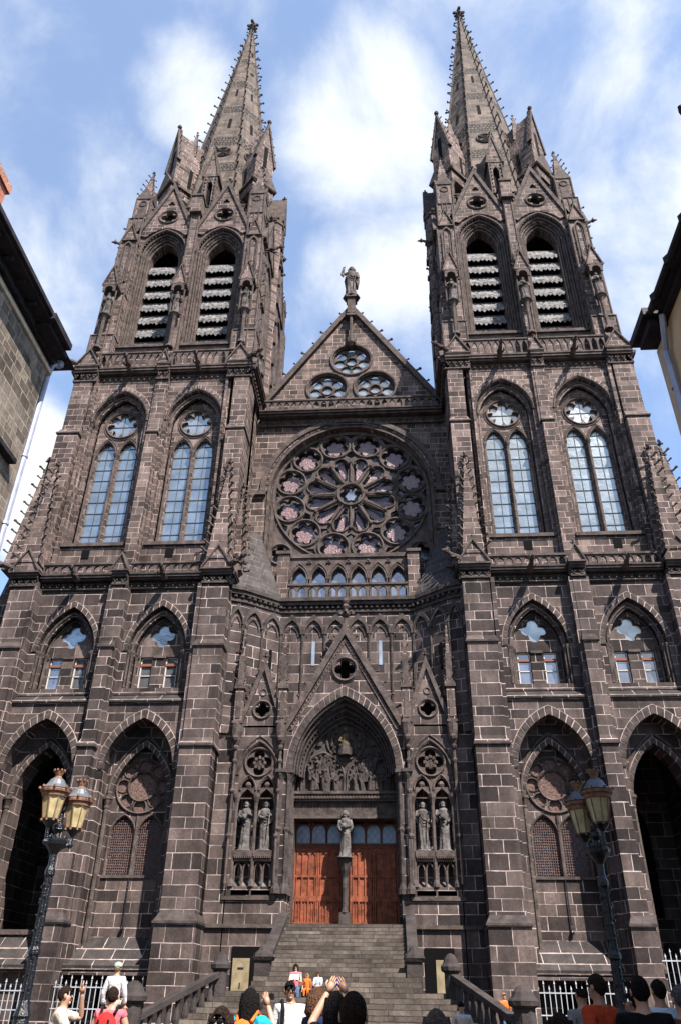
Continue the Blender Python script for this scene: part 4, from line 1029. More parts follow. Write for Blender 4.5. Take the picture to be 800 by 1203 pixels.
# side bays with statue niches and sharp gables
for s in (-1, 1):
    m = MB(lambda x, y, z, s=s: (s*x, y, z)).mat('low')
    c = 4.15
    m.box(3.04, 5.3, 2.15, 5, 4.4, 13.6); m.box(5.25, 6.25, 1.5, 5, -.2, 13.2); m.box(3.02, 5.3, 1.5, 2.2, -.2, 6.05)
    m.plate(rect(3.12, 5.28, 6.05, 13.4), [arch(c, .93, 6.1, 11.0, 12.5)], 1.5, 2.15)
    m.plate([(3.12, 13.3), (5.2, 13.3), (c, 16.35)], [foil(c, 14.2, 4, .38, 0, 24)], 1.5, 1.85, back=True)
    ob = m.build('niche_bay', o)
    m = MB(lambda x, y, z, s=s: (s*x, y, z)).mat('carve')
    m.plate(arch(c, .94, 9.9, 11.0, 12.52), [foil(c, 11.6, 4, .62, PI/2, 36), arch(c-.46, .34, 9.95, 10.3, 10.85, 5), arch(c+.46, .34, 9.95, 10.3, 10.85, 5)], 1.6, 1.85)
    ring_tube(m, c, 1.56, 11.6, .68, .06)
    m.ball((c, 1.8, 11.6), .3, 8, (1, .4, 1))
    for k in range(8): m.ball((c+.25*cos(k*PI/4), 1.72, 11.6+.25*sin(k*PI/4)), .12, 5)
    m.mat('voussoir'); arc_tube(m, arc(c, .98, 11.0, 12.6), 1.5, .07); arc_tube(m, arc(c, 1.1, 11.0, 12.85), 1.5, .06); m.mat('carve')
    for q in (-.46, .46):
        arc_tube(m, arc(c+q, .38, 10.3, 10.98), 1.58, .05); m.ball((c+q, 1.7, 10.55), .17, 6); 
        m.prismy([(c+q-.36, 9.9), (c+q-.26, 10.12), (c+q, 10.35), (c+q+.26, 10.12), (c+q+.36, 9.9), (c+q+.3, 10.4), (c+q-.3, 10.4)], 1.55, 1.8)
        # pedestal with little arcades
        m.box(c+q-.42, c+q+.42, 1.42, 2.1, 7.35, 7.6); m.box(c+q-.38, c+q+.38, 1.5, 2.1, 7.15, 7.35)
        for j in range(9): m.ball((c+q-.36+j*.09, 1.43, 7.3), .05, 4)
        for j in (-.2, .2): arc_tube(m, arch(c+q+j, .16, 6.3, 6.8, 7.1, 4), 1.62, .045)
        m.tube([(c+q, 1.6, 6.1), (c+q, 1.6, 6.8)], .06, 5)
        m.mat('palestone'); m.prismx([(1.5, 5.75), (1.5, 5.95), (2.1, 6.45), (2.1, 5.75)], c+q-.42, c+q+.42); m.mat('carve')
    for x in (c-.93, c, c+.93):
        m.tube([(x, 1.55, 6.3), (x, 1.55, 9.75)], .085, 7); m.lathe([(.09, 9.6), (.1, 9.7), (.17, 9.95), (.18, 10.1)], x, 1.55, 7); m.lathe([(.16, 6.1), (.15, 6.25), (.09, 6.4)], x, 1.55, 7)
    m.box(3.0, 5.4, 1.4, 2.2, 5.55, 5.7); m.box(3.0, 6.2, 1.36, 2.2, 4.45, 4.6)
    m.build('niche_tracery', o)
    m = MB(lambda x, y, z, s=s: (s*x, y, z)).mat('carve')
    for q in (-1, 1):
        m.prismy([(c+q*1.04, 13.2), (c+q*1.22, 13.3), (c, 16.95), (c, 16.3)], 1.35, 1.9)
        for k in range(6): t = (k+.8)/6.6; m.crocket((c+q*1.15*(1-t), 1.6, 13.4+3.3*t), (q, 0), 0, .09)
    ring_tube(m, c, 1.48, 14.2, .45, .07, 20); ring_tube(m, c, 1.5, 15.1, .16, .05, 12)
    finial(m, c, 1.6, 16.9, .12)
    m.mat('dark'); m.prismy(circ(c, 14.2, .4, 16), 1.8, 1.83)
    m.build('niche_gable', o)
    for x, zt, yy in ((3.1, 18.3, 1.35), (5.3, 18.6, 1.3)):
        m = MB(lambda x_, y, z, s=s: (s*x_, y, z)); pinnacle(m, x, yy, 13.4, 15.3, zt, .2, 6, .06)
        m.mat('carve'); m.box(x-.16, x+.16, yy-.16, yy+.3, 15.3, 17.0)
        m.lathe([(.08, 12.3), (.22, 12.6), (.28, 13.0), (.3, 13.4)], x, yy, 8); m.ball((x, yy-.1, 12.7), .2, 6); m.ball((x, yy-.05, 12.25), .14, 6)
        m.tube([(x, yy, 6.2), (x, yy, 12.4)], .075, 6)
        for zz in (8.2, 10.2, 11.6): m.ball((x, yy, zz), .14, 6)
        m.build('pinnacle', o)
    m = MB(lambda x, y, z, s=s: (s*x, y, z)); m.mat('dark'); m.box(3.5, 4.75, 1.44, 1.5, 1.8, 3.75); m.mat('ochre'); m.box(3.95, 4.68, 1.40, 1.45, 1.82, 3.3)
    m.mat('iron'); m.box(4.2, 4.45, 1.38, 1.41, 2.9, 2.96); m.box(4.3, 4.34, 1.38, 1.41, 2.2, 2.4)
    m.build('cellar_door', o)
# ============================================================ GROUND, STAIR
def gz(y): return max(0, .015*(min(y, 0)+36))
mb = MB().mat('paving')
ys = [-400, -36, 0, 60, 500]
vs = [(x, y, gz(y)) for y in ys for x in (-400, 400)]
mb.add(vs, [(2*i, 2*i+1, 2*i+3, 2*i+2) for i in range(4)])
tag(mb.build('ground'), kind='structure')
mb = MB().mat('step')
nst = 26; R_ = (4.6-.4)/nst
for i in range(nst):
    z1 = 4.6-R_*i; z0 = z1-R_; y1 = 1.0-.4*i
    w = 2.6 if y1 > -3.4 else 3.0 if y1 > -5.3 else 3.9+max(0, -5.2-y1)*.45
    mb.box(.15-w, .15+w, y1-.03 if 0 else y1, 3.9 if i == 0 else y1+.45, z0-.15 if i < nst-1 else 0, z1)
mb.box(-2.6, 2.9, 1.05, 3.9, 0, 4.58)
mb.mat('cheek'); mb.box(-5.2, -2.4, -5.2, 1.4, 0, 1.80); mb.box(2.7, 5.4, -5.2, 1.4, 0, 1.80)
tag(mb.build('steps'), kind='structure')
# stair cheek walls, piers and sloping balustrades
stair = empty('stair_parapet', (0, -5, gz(-5)))
tag(stair, 'dark stone parapet of the great stairway with sloping handrails, balusters and capped piers', 'stair parapet')
ob = lambda m, n: m.build(n, stair, (0, 5, -gz(-5)))
for s in (-1, 1):
    f = lambda x, y, z, s=s: (s*x+.17, y, z)
    m = MB(f).mat('cheek'); m.prismx([(1.5, .3), (1.5, 4.85), (-3.2, 2.95), (-3.2, .3)], 2.6, 2.92); m.prismx([(1.45, 4.85), (1.45, 5.05), (-3.2, 3.15), (-3.2, 2.95)], 2.55, 2.97); ob(m, 'cheek_wall')
    m = MB(f).mat('cheek'); x, y = 2.78, -3.6
    m.box(x-.36, x+.36, y-.36, y+.36, 1.4, 1.9); m.box(x-.28, x+.28, y-.28, y+.28, 1.9, 3.0); m.frust([(x-.34, y-.34, 3.0), (x+.34, y-.34, 3.0), (x+.34, y+.34, 3.0), (x-.34, y+.34, 3.0)], [(x-.4, y-.4, 3.12), (x+.4, y-.4, 3.12), (x+.4, y+.4, 3.12), (x-.4, y+.4, 3.12)])
    m.lathe([(.4, 3.12), (.36, 3.22), (.22, 3.34), (.16, 3.46), (.0, 3.56)], x, y, 8); ob(m, 'pier')
    A = Vector((4.0, -5.4, 0)); B = Vector((5.82, -9.4, 0))
    for (p, z0, z1, hw) in ((A, 1.3, 2.6, .23), (B, .3, 1.6, .30)):
        m = MB(f).mat('cheek'); x, y = p.x, p.y
        m.box(x-hw-.08, x+hw+.08, y-hw-.08, y+hw+.08, z0, z0+.35); m.prismz([(x+hw*1.1*cos(a*PI/4+PI/8), y+hw*1.1*sin(a*PI/4+PI/8)) for a in range(8)], z0+.35, z1)
        m.lathe([(hw*1.0, z1), (hw*1.5, z1+.08), (hw*1.55, z1+.2), (hw*1.2, z1+.3), (hw*1.0, z1+.42), (hw*.6, z1+.55), (hw*.15, z1+.6)], x, y, 10); ob(m, 'pier')
    m = MB(f).mat('cheek'); a = A+Vector((.1, -.2, 2.4)); b = B+Vector((-.1, .2, 1.15))
    for k, (w, h) in enumerate(((.16, .17), (.12, .1))):
        z = (0, -1.05)[k]
        d = (b-a); t = Vector((-d.y, d.x, 0)).normalized()*w
        m.frust([tuple(a+t+Vector((0, 0, z))), tuple(a-t+Vector((0, 0, z))), tuple(a-t+Vector((0, 0, z+h))), tuple(a+t+Vector((0, 0, z+h)))], [tuple(b+t+Vector((0, 0, z))), tuple(b-t+Vector((0, 0, z))), tuple(b-t+Vector((0, 0, z+h))), tuple(b+t+Vector((0, 0, z+h)))])
    ob(m, 'handrail')
    for k in range(9):
        p = a.lerp(b, (k+.6)/9.2); m = MB(f).mat('cheek'); m.lathe([(.09, p.z-.98), (.08, p.z-.85), (.12, p.z-.6), (.06, p.z-.25), (.09, p.z-.08), (.1, p.z+.02)], p.x, p.y, 7); ob(m, 'baluster')
# ============================================================ RAILINGS
def railing(x0, x1, y, z0, zt, label, broken=0):
    o = empty('railing', (x0, y, z0)); tag(o, label, 'railing')
    n = min(90, int((x1-x0)/.21))
    mb = MB().mat('fence')
    for zz in (z0+.12, z0+(zt-z0)*.45, zt-.32): mb.box(x0, x1, y-.025, y+.025, zz, zz+.04)
    mb.build('rail', o, (-x0, -y, -z0))
    mb = MB().mat('fence')
    for i in range(n+1):
        x = x0+(x1-x0)*i/n; z = zt-(.18 if i % 2 else 0)
        mb.box(x-.014, x+.014, y-.014, y+.014, z0, z); mb.pyr([(x-.03, y-.03, z), (x+.03, y-.03, z), (x+.03, y+.03, z), (x-.03, y+.03, z)], (x, y, z+.14))
    tag(mb.build('bar', o, (-x0, -y, -z0)), kind='stuff')
    return o
railing(-12.0, -7.7, .2, .5, 2.45, 'pale grey iron railing left of the stairway, behind the man touching his head')
railing(7.7, 12.0, .2, .5, 2.45, 'pale grey iron railing right of the stairway, behind the man in the orange shirt')
railing(-17.0, -12.8, .2, .5, 2.3, 'pale grey iron railing at the far left behind the black lamp post')
railing(12.9, 17.2, .2, .5, 3.6, 'tall pale iron railing closing the dark open porch at the far right')
# ============================================================ HOUSES
h = empty('stone_house', (-11.3, -20, 0)); tag(h, 'old brownish stone house at the left edge with black eaves and brick chimney', 'house')
HB = lambda m, n, p=None: m.build(n, h, (11.3, 20, 0))
m = MB().mat('rubble'); m.box(-22, -11.2, -60, -14.1, 0, 23.7); HB(m, 'wall')
m = MB().mat('creamtrim')
for z in (23.1,): m.box(-22, -11.12, -60, -13.8, z, z+.2)
HB(m, 'string_course')
m = MB().mat('fascia'); m.box(-22, -11.0, -60, -14.0, 23.5, 23.8); m.box(-22, -10.45, -60, -16.2, 23.84, 24.1); m.box(-22, -10.2, -16.2, -14.45, 23.8, 24.1); m.box(-22, -10.45, -16.0, -14.2, 23.6, 23.85)
for k in range(40): m.box(-11.2, -10.6, -58+k*1.05, -57.88+k*1.05, 23.68, 23.86)
m.box(-10.45, -10.3, -60, -16.2, 23.95, 24.15)
HB(m, 'eaves')
m = MB().mat('fascia'); m.frust([(-22, -60, 24.1), (-10.6, -60, 24.1), (-10.6, -13, 24.1), (-22, -13, 24.1)], [(-20, -58, 25.6), (-16, -58, 25.6), (-16, -16, 25.6), (-20, -16, 25.6)]); HB(m, 'roof')
m = MB().mat('brick'); m.box(-13.0, -11.65, -20.9, -19.3, 23.6, 27.3); m.box(-13.1, -11.55, -21.0, -19.2, 27.3, 27.7); HB(m, 'chimney')
m = MB().mat('pipe'); m.tube([(-11.3, -13.75, 1), (-11.3, -13.75, 23.2), (-11.25, -13.7, 24.0-.3), (-11.1, -13.6, 24.0-.1)], .11, 8)
for z in (4, 7, 10, 13, 16, 19): m.lathe([(.14, z), (.14, z+.12)], -11.3, -13.75, 8)
m.ball((-11.05, -13.55, 23.95), .2, 8); HB(m, 'downpipe')
for y, z in ((-21.3, 18.9), (-18.2, 17.2), (-25, 18.9)):
    m = MB().mat('creamtrim' if y < -20 else 'fascia')
    if y < -20:
        m.mat('white'); m.box(-11.25, -11.1, y-.7, y+.7, z-1.1, z+1.0)
        m.mat('dark'); 
        for k in range(5): m.box(-11.12, -11.08, y-.55, y+.55, z-.9+k*.38, z-.9+k*.38+.2)
        HB(m, 'shutter')
m = MB().mat('fascia'); m.box(-11.25, -10.9, -20.5, -14.8, 17.9, 18.1); HB(m, 'ledge')
h2 = empty('rendered_house', (9.4, -23, 0)); tag(h2, 'cream rendered house at the right edge with black gutter and grey downpipe', 'house')
HB = lambda m, n: m.build(n, h2, (-9.4, 23, 0))
m = MB().mat('cream'); m.box(9.24, 22, -60, -21.95, 0, 15.75); HB(m, 'wall')
m = MB().mat('creamtrim'); m.box(9.18, 9.25, -22.35, -21.9, 0, 15.5); m.box(9.16, 10, -22.4, -21.88, 11.7, 11.95); m.box(9.19, 9.25, -23.3, -23.15, 8.2, 12.4); HB(m, 'corner_trim')
m = MB().mat('fascia'); m.box(9.08, 22, -60, -22.0, 15.66, 15.8); m.box(8.92, 9.5, -60, -23.0, 15.8, 15.97); m.box(8.65, 11, -22.9, -21.75, 15.8, 16.02); m.box(8.8, 10, -22.75, -21.9, 15.57, 15.8)
HB(m, 'eaves')
m = MB().mat('fascia'); m.tube([(8.85, -60, 15.9), (8.85, -22.95, 15.9)], .10, 8)
for k in range(30): m.lathe([(.13, 15.78), (.13, 16.0)], 8.85, -23.3-k*1.1, 6)
m.tube([(8.14, -27.8, 16.1), (8.4, -27.9, 16.2), (9.05, -28.3, 16.0)], [.125, .07, .06], 6)
HB(m, 'gutter')
m = MB().mat('fascia'); m.frust([(9.05, -60, 15.95), (22, -60, 15.95), (22, -21.8, 15.95), (9.05, -21.8, 15.95)], [(14, -58, 17), (18, -58, 17), (18, -24, 17), (14, -24, 17)]); HB(m, 'roof')
m = MB().mat('pipe'); m.tube([(9.06, -22.95, 15.7), (9.08, -22.75, 15.3), (9.12, -22.5, 14.9), (9.12, -22.46, .5)], .08, 8)
for z in (6, 9, 11.5, 13.8): m.lathe([(.105, z), (.105, z+.08)], 9.12, -22.46, 8)
HB(m, 'downpipe')
# ============================================================ SKY, SUN, CAMERA
EL, AZ = radians(51), radians(37)       # sun: elevation, degrees to the right of the facade's front
w = bpy.data.worlds.new('World'); S.world = w; w.use_nodes = True; nt = w.node_tree; L = nt.links.new
bg = nt.nodes['Background']; out = nt.nodes['World Output']
sky = N(nt, 'ShaderNodeTexSky'); sky.sky_type = 'NISHITA'; sky.sun_disc = False
sky.sun_elevation = EL; sky.sun_rotation = PI-AZ; sky.altitude = 400; sky.air_density = 1.0; sky.dust_density = .6; sky.ozone_density = 1.5
sd = Vector((sin(AZ)*cos(EL), -cos(AZ)*cos(EL), sin(EL)))
tc = N(nt, 'ShaderNodeTexCoord')
def dirof(px, py):
    f = 908.08; u, v = px-400, 601.5-py; r = radians(-.783); U = u*cos(r)+v*sin(r); V = -u*sin(r)+v*cos(r)
    p, ya = radians(32.609), radians(4.0365); y = f*cos(p)-V*sin(p); z = f*sin(p)+V*cos(p); x = U
    return Vector((x*cos(ya)-y*sin(ya), x*sin(ya)+y*cos(ya), z)).normalized()
no = N(nt, 'ShaderNodeTexNoise'); no.inputs['Scale'].default_value = 4.6; no.inputs['Detail'].default_value = 9; no.inputs['Roughness'].default_value = .58; no.inputs['Distortion'].default_value = .25
L(tc.outputs['Generated'], no.inputs['Vector'])
acc = None
# clouds in view plus one added behind the camera: (centre direction, angular size, weight)
for px, py, size, wt in ((425, 160, 8.5, .95), (445, 300, 7, .75), (215, 110, 5, .8), (20, 560, 8, 1.3), (590, 150, 12, .3), (70, 230, 13, .42), (770, 200, 26, .40), (110, 330, 10, .35), (700, 380, 14, .3), (0, 0, 50, .55)):  # last cloud is unseen, added to whiten the reflections in the windows
    d = dirof(px, py) if size < 40 else Vector((.35, -.7, .62)).normalized(); dp = N(nt, 'ShaderNodeVectorMath', operation='DOT_PRODUCT'); L(tc.outputs['Generated'], dp.inputs[0]); dp.inputs[1].default_value = d
    mr = N(nt, 'ShaderNodeMapRange', interpolation_type='SMOOTHSTEP'); mr.inputs[1].default_value = cos(radians(size)); mr.inputs[2].default_value = 1; mr.inputs[3].default_value = 0; mr.inputs[4].default_value = wt
    L(dp.outputs['Value'], mr.inputs[0])
    if acc is None: acc = mr.outputs[0]
    else:
        a = N(nt, 'ShaderNodeMath', operation='MAXIMUM'); L(acc, a.inputs[0]); L(mr.outputs[0], a.inputs[1]); acc = a.outputs[0]
b1 = N(nt, 'ShaderNodeMath', operation='MULTIPLY_ADD'); L(acc, b1.inputs[0]); b1.inputs[1].default_value = .42; L(no.outputs['Fac'], b1.inputs[2])
mr = N(nt, 'ShaderNodeMapRange', interpolation_type='SMOOTHSTEP'); mr.inputs[1].default_value = .52; mr.inputs[2].default_value = .92; mr.inputs[3].default_value = .19; mr.inputs[4].default_value = 1; L(b1.outputs[0], mr.inputs[0])
mx = N(nt, 'ShaderNodeMix'); mx.data_type = 'RGBA'; L(mr.outputs[0], mx.inputs[0]); tint = N(nt, 'ShaderNodeVectorMath', operation='MULTIPLY'); L(sky.outputs[0], tint.inputs[0]); tint.inputs[1].default_value = (.76, 1.02, 1.22); L(tint.outputs[0], mx.inputs[6]); mx.inputs[7].default_value = (4.2, 4.35, 4.5, 1)
L(mx.outputs[2], bg.inputs[0]); bg.inputs[1].default_value = .092
sl = bpy.data.lights.new('sun', 'SUN'); sl.energy = 5; sl.angle = radians(.53); sl.color = (1, .94, .86)
so = bpy.data.objects.new('sun', sl); C.objects.link(so); so.rotation_euler = sd.to_track_quat('Z', 'Y').to_euler(); so.location = (20, -40, 60)
cam = bpy.data.cameras.new('camera'); co = bpy.data.objects.new('camera', cam); C.objects.link(co); S.camera = co
cam.sensor_fit = 'VERTICAL'; cam.sensor_height = 36; cam.sensor_width = 24; cam.lens = 36*908.08/1203; cam.clip_end = 3000; cam.clip_start = .1
co.matrix_world = Matrix.Translation((2.341, -36.5, 1.6)) @ Matrix.Rotation(radians(4.0365), 4, 'Z') @ Matrix.Rotation(radians(90+32.609), 4, 'X') @ Matrix.Rotation(radians(.783), 4, 'Z')
S.render.resolution_x = 680; S.render.resolution_y = 1024
S.view_settings.view_transform = 'Standard'; S.view_settings.look = 'None'; S.view_settings.exposure = 1.55; S.view_settings.gamma = 1
# ============================================================ STATUES
M['whitepipe'] = plain('white_plastic', (.7, .7, .72), .4)
def statue_mb(h=2.2, variant=0, mat='statue', wings=False, arm_up=False):
    """robed standing figure, feet at z=0, facing -y"""
    rnd = random.Random(variant*17+5); m = MB().mat(mat); n = 36
    prof0 = [(0, .155, .12), (.03, .15, .115), (.12, .135, .10), (.28, .125, .095), (.42, .12, .09), (.52, .115, .085), (.60, .105, .08), (.66, .11, .082), (.74, .125, .085), (.80, .13, .08), (.835, .095, .065), (.85, .045, .045), (.875, .038, .04)]
    prof = []
    for (t0, a0_, b0_), (t1, a1_, b1_) in zip(prof0, prof0[1:]): prof += [(t0, a0_, b0_), ((t0+t1)/2, (a0_+a1_)/2, (b0_+b1_)/2)]
    prof.append(prof0[-1]); ph = rnd.uniform(0, 6); vs = []
    sway = rnd.choice((-1, 1))*.018
    for t, rx, ry in prof:
        f = max(0, (.62-t))/.62
        for j in range(n):
            a = 2*PI*j/n; k = 1+f*(.30*(abs(sin(3.5*a+ph+t*2.2))-.55)+.08*sin(11*a+ph*2+t*3)) + (.03*sin(9*a+t*9) if t < .83 else 0)
            vs.append(((rx*.86*k*cos(a)+sway*sin(t*PI))*h, ry*k*sin(a)*h, t*h))
    q = len(prof); m.add(vs, [(i*n+j, i*n+(j+1) % n, (i+1)*n+(j+1) % n, (i+1)*n+j) for i in range(q-1) for j in range(n)]+[tuple(range(n))[::-1], tuple(range((q-1)*n, q*n))])
    m.ball((0, -.008*h, .93*h), .062*h, 10, (.9, 1, 1.2)); m.ball((0, .015*h, .945*h), .068*h, 9, (1.02, 1, 1.1))   # head, hair
    m.pyr([(-.01*h, -.065*h, .915*h), (.01*h, -.065*h, .915*h), (0, -.062*h, .945*h)], (0, -.084*h, .92*h))
    m.lathe([(.045*h, .90*h), (.04*h, .87*h), (.015*h, .84*h)], 0, -.045*h, 7, sy=.7)                             # beard
    for s in (-1, 1): m.tube([(s*.05*h, .0, .97*h), (s*.07*h, .01*h, .91*h), (s*.06*h, .01*h, .86*h)], [.02*h, .025*h, .015*h], 5)
    A = [[(.11, 0, .80), (.15, .0, .68), (.03, -.11, .64)], [(.11, 0, .80), (.15, -.02, .67), (.07, -.12, .72)], [(.11, 0, .80), (.14, .01, .66), (.09, -.11, .57)]]
    for s in (-1, 1):
        p = A[(variant+(s > 0)) % 3]
        if arm_up and s < 0: p = [(.11, 0, .8), (.2, -.02, .76), (.17, -.03, .96)]
        pp = [(s*x*h, y*h, z*h) for x, y, z in p]; m.tube(pp, [.045*h, .042*h, .026*h], 8)
        e = pp[-1]; m.ball(e, .028*h, 7)
        for q2 in range(4): m.tube([e, (e[0]-s*.02*h+(q2-1.5)*.009*h, e[1]-.025*h, e[2]+.012*h)], .007*h, 4)
        # hanging sleeve
        m.tube([pp[1], (pp[1][0]*.9, pp[1][1]-.03*h, pp[1][2]-.12*h)], [.045*h, .012*h], 7)
    if variant % 2: m.tube([(.02*h, -.1*h, .04*h), (.1*h, -.12*h, .7*h)], .011*h, 5)
    else: m.box(-.06*h, .03*h, -.15*h, -.11*h, .60*h, .71*h)
    for k in range(3): m.tube([(-.13*h, -.02*h, (.78-.05*k)*h), (0, -.095*h, (.62-.07*k)*h), (.12*h, -.03*h, (.6-.02*k)*h)], .014*h, 5)      # mantle folds
    if wings:
        for s in (-1, 1):
            m.frust([(s*.03*h, .08*h, .78*h), (s*.14*h, .10*h, .86*h), (s*.17*h, .12*h, .70*h), (s*.13*h, .12*h, .42*h), (s*.05*h, .1*h, .45*h)], [(s*.03*h, .11*h, .78*h), (s*.14*h, .13*h, .86*h), (s*.17*h, .15*h, .70*h), (s*.13*h, .15*h, .42*h), (s*.05*h, .13*h, .45*h)])
    m.lathe([(.19*h, -.0), (.19*h, .02*h), (.15*h, .035*h)], 0, 0, 8, sy=.8)
    return m
def statue(x, y, z, h, var, label, group=None, mat='statue', name='stone_statue', rz=0, **k):
    o = statue_mb(h, var, mat, **k).build(name, None, (x, y, z), True); o.rotation_euler = (0, 0, rz)
    tag(o, label, 'statue', group); return o
G = 'robed saints standing in the portal niches'
statue(-4.63, 1.80, 7.6, 2.25, 0, 'pale weathered robed saint with hands at his waist, leftmost of the portal niches', G, 'palestone')
statue(-3.69, 1.80, 7.6, 2.25, 3, 'pale weathered robed saint with a staff, in the niche next to the left door jamb', G, 'palestone')
statue(3.69, 1.80, 7.6, 2.2, 1, 'grey robed saint with a staff, in the niche next to the right door jamb', G, 'palestone')
statue(4.63, 1.80, 7.6, 2.25, 4, 'slim grey robed saint in the rightmost portal niche', G, 'palestone')
statue(0, 2.62, 7.45, 2.1, 2, 'pale robed figure on the pillar between the two doors', mat='palestone')
statue(0, 5.5, 48.42, 3.6, 1, 'dark winged figure with one arm raised on top of the central gable', arm_up=True, wings=True, name='angel_statue')
G = 'robed figures in the belfry niches'
for tx, tn in ((XT, 'right'), (-XT, 'left')):
    for c, w_ in ((-4.95, 'inner'), (0, 'middle'), (4.95, 'outer')):
        yy = 1.35 if c else 1.5; sg = (c > 0)-(c < 0)
        cc = tx+(c+sg*.1)*(1 if tx > 0 else -1)
        statue(cc, yy, 43.12, 2.25, int(c)+7+(tx > 0), f'robed stone figure in the {w_} canopied niche of the {tn} belfry' if c else f'robed stone figure between the two louvred openings of the {tn} belfry', G)
statue(-6.45, 3.7, 39.0, 2.6, 4, 'robed stone figure on the flank of the left belfry above the central parapet', rz=PI/2*.6)
# ============================================================ STREET LAMPS
def street_lamp(x, y, z0, arms, label, capmat, scale=1.0, topz=4.85):
    o = empty('street_lamp', (x, y, z0)); tag(o, label, 'street lamp', 'old iron lamp posts in front of the cathedral')
    m = MB().mat('iron'); t = topz-z0
    m.lathe([(.34, 0), (.34, .12), (.26, .18), (.24, .5), (.3, .56), (.3, .64), (.2, .72), (.17, 1.0), (.2, 1.05), (.14, 1.2), (.105, 1.35), (.1, 2.2), (.14, 2.25), (.14, 2.33), (.1, 2.4), (.085, t-.75), (.12, t-.7), (.12, t-.6), (.08, t-.5), (.08, t-.25), (.15, t-.14), (.26, t-.02), (.28, t+.06), (.2, t+.12)], 0, 0, 12)
    for k in range(6):
        a = k*PI/3
        m.tube([(.1*cos(a), .1*sin(a), 1.35), (.085*cos(a), .085*sin(a), t-.75)], .022, 4)
    rn = random.Random(2)
    for k in range(46):  # cast leaves and knobs winding round the shaft
        z = 1.3+(t-2.1)*k/46; a = k*1.1; m.ball((.11*cos(a), .11*sin(a), z), rn.uniform(.02, .042), 4)
    m.build('post', o)
    m = MB().mat('iron'); m.lathe([(.09, t+.1), (.07, t+.25), (.15, t+.33), (.15, t+.42), (.07, t+.5), (.06, t+.7), (.12, t+.78), (.12, t+.86), (.05, t+.95), (.04, t+1.15), (.09, t+1.22), (.08, t+1.32), (.01, t+1.42)], 0, 0, 10)
    m.build('finial', o)
    for ax, ay, hz in arms:
        d = hypot(ax, ay); ux, uy = ax/d, ay/d
        m = MB().mat('iron')
        m.tube([(0, 0, t), (ux*d*.5, uy*d*.5, t-.06), (ux*d*.9, uy*d*.9, t+.02), (ax, ay, t+.16), (ax, ay, t+hz)], [.06, .05, .055, .045, .05], 7)
        m.tube([(ux*d*.35, uy*d*.35, t), (ux*d*.55, uy*d*.55, t+.2), (ux*d*.75, uy*d*.75, t+.12)], .03, 5); m.ball((ux*d*.95, uy*d*.95, t+.0), .085, 7); m.ball((ux*d*.5, uy*d*.5, t+.12), .06, 6)
        m.build('arm', o)
        zb = t+hz; R0, R1, H = .185, .30, .62
        l = MB().mat('iron'); l.lathe([(.04, zb-.1), (.09, zb-.04), (.13, zb), (.2, zb+.06), (.21, zb+.1)], ax, ay, 8)
        l.mat('rust')
        for k in range(8):
            a = k*PI/4; l.tube([(ax+R0*cos(a), ay+R0*sin(a), zb+.08), (ax+R1*cos(a), ay+R1*sin(a), zb+.08+H)], .014, 4)
            l.ball((ax+(R0+.03)*cos(a), ay+(R0+.03)*sin(a), zb+.06), .035, 4)
        lo = l.build('lantern', o)
        g = MB().mat('lampglass'); g.lathe([(R0-.01, zb+.09), (R1-.01, zb+.08+H)], ax, ay, 8); g.build('lantern_glass', lo)
        c = MB().mat('rust'); zt = zb+.08+H; c.lathe([(R1+.005, zt-.08), (R1+.02, zt), (R1+.06, zt+.02), (R1+.07, zt+.07), (R1+.03, zt+.1)], ax, ay, 16)
        c.mat(capmat); c.lathe([(R1+.05, zt+.11), (R1-.05, zt+.2), (.17, zt+.33), (.1, zt+.38)], ax, ay, 16)
        c.mat('rust'); c.lathe([(.1, zt+.36), (.08, zt+.42), (.1, zt+.46), (.13, zt+.54)], ax, ay, 10)
        for k in range(8): a = k*PI/4; c.ball((ax+.13*cos(a), ay+.13*sin(a), zt+.56), .035, 4); a2 = a+.3; c.ball((ax+(R1+.09)*cos(a2), ay+(R1+.09)*sin(a2), zt+.12), .04, 4)
        c.build('lantern_cap', lo)
street_lamp(-6.0, -16.5, gz(-16.5), ((-.12, -.34, .42), (.3, .22, .30)), 'black iron lamp post at the left carrying two sunlit yellow glass lanterns with pale caps', 'lamptop', topz=4.9)
street_lamp(7.0, -17.0, gz(-17), ((.08, -.36, .48), (-.2, .24, .34)), 'black iron lamp post at the right carrying two lanterns with caps in painted shade', 'lamptop_shaded', topz=4.65)
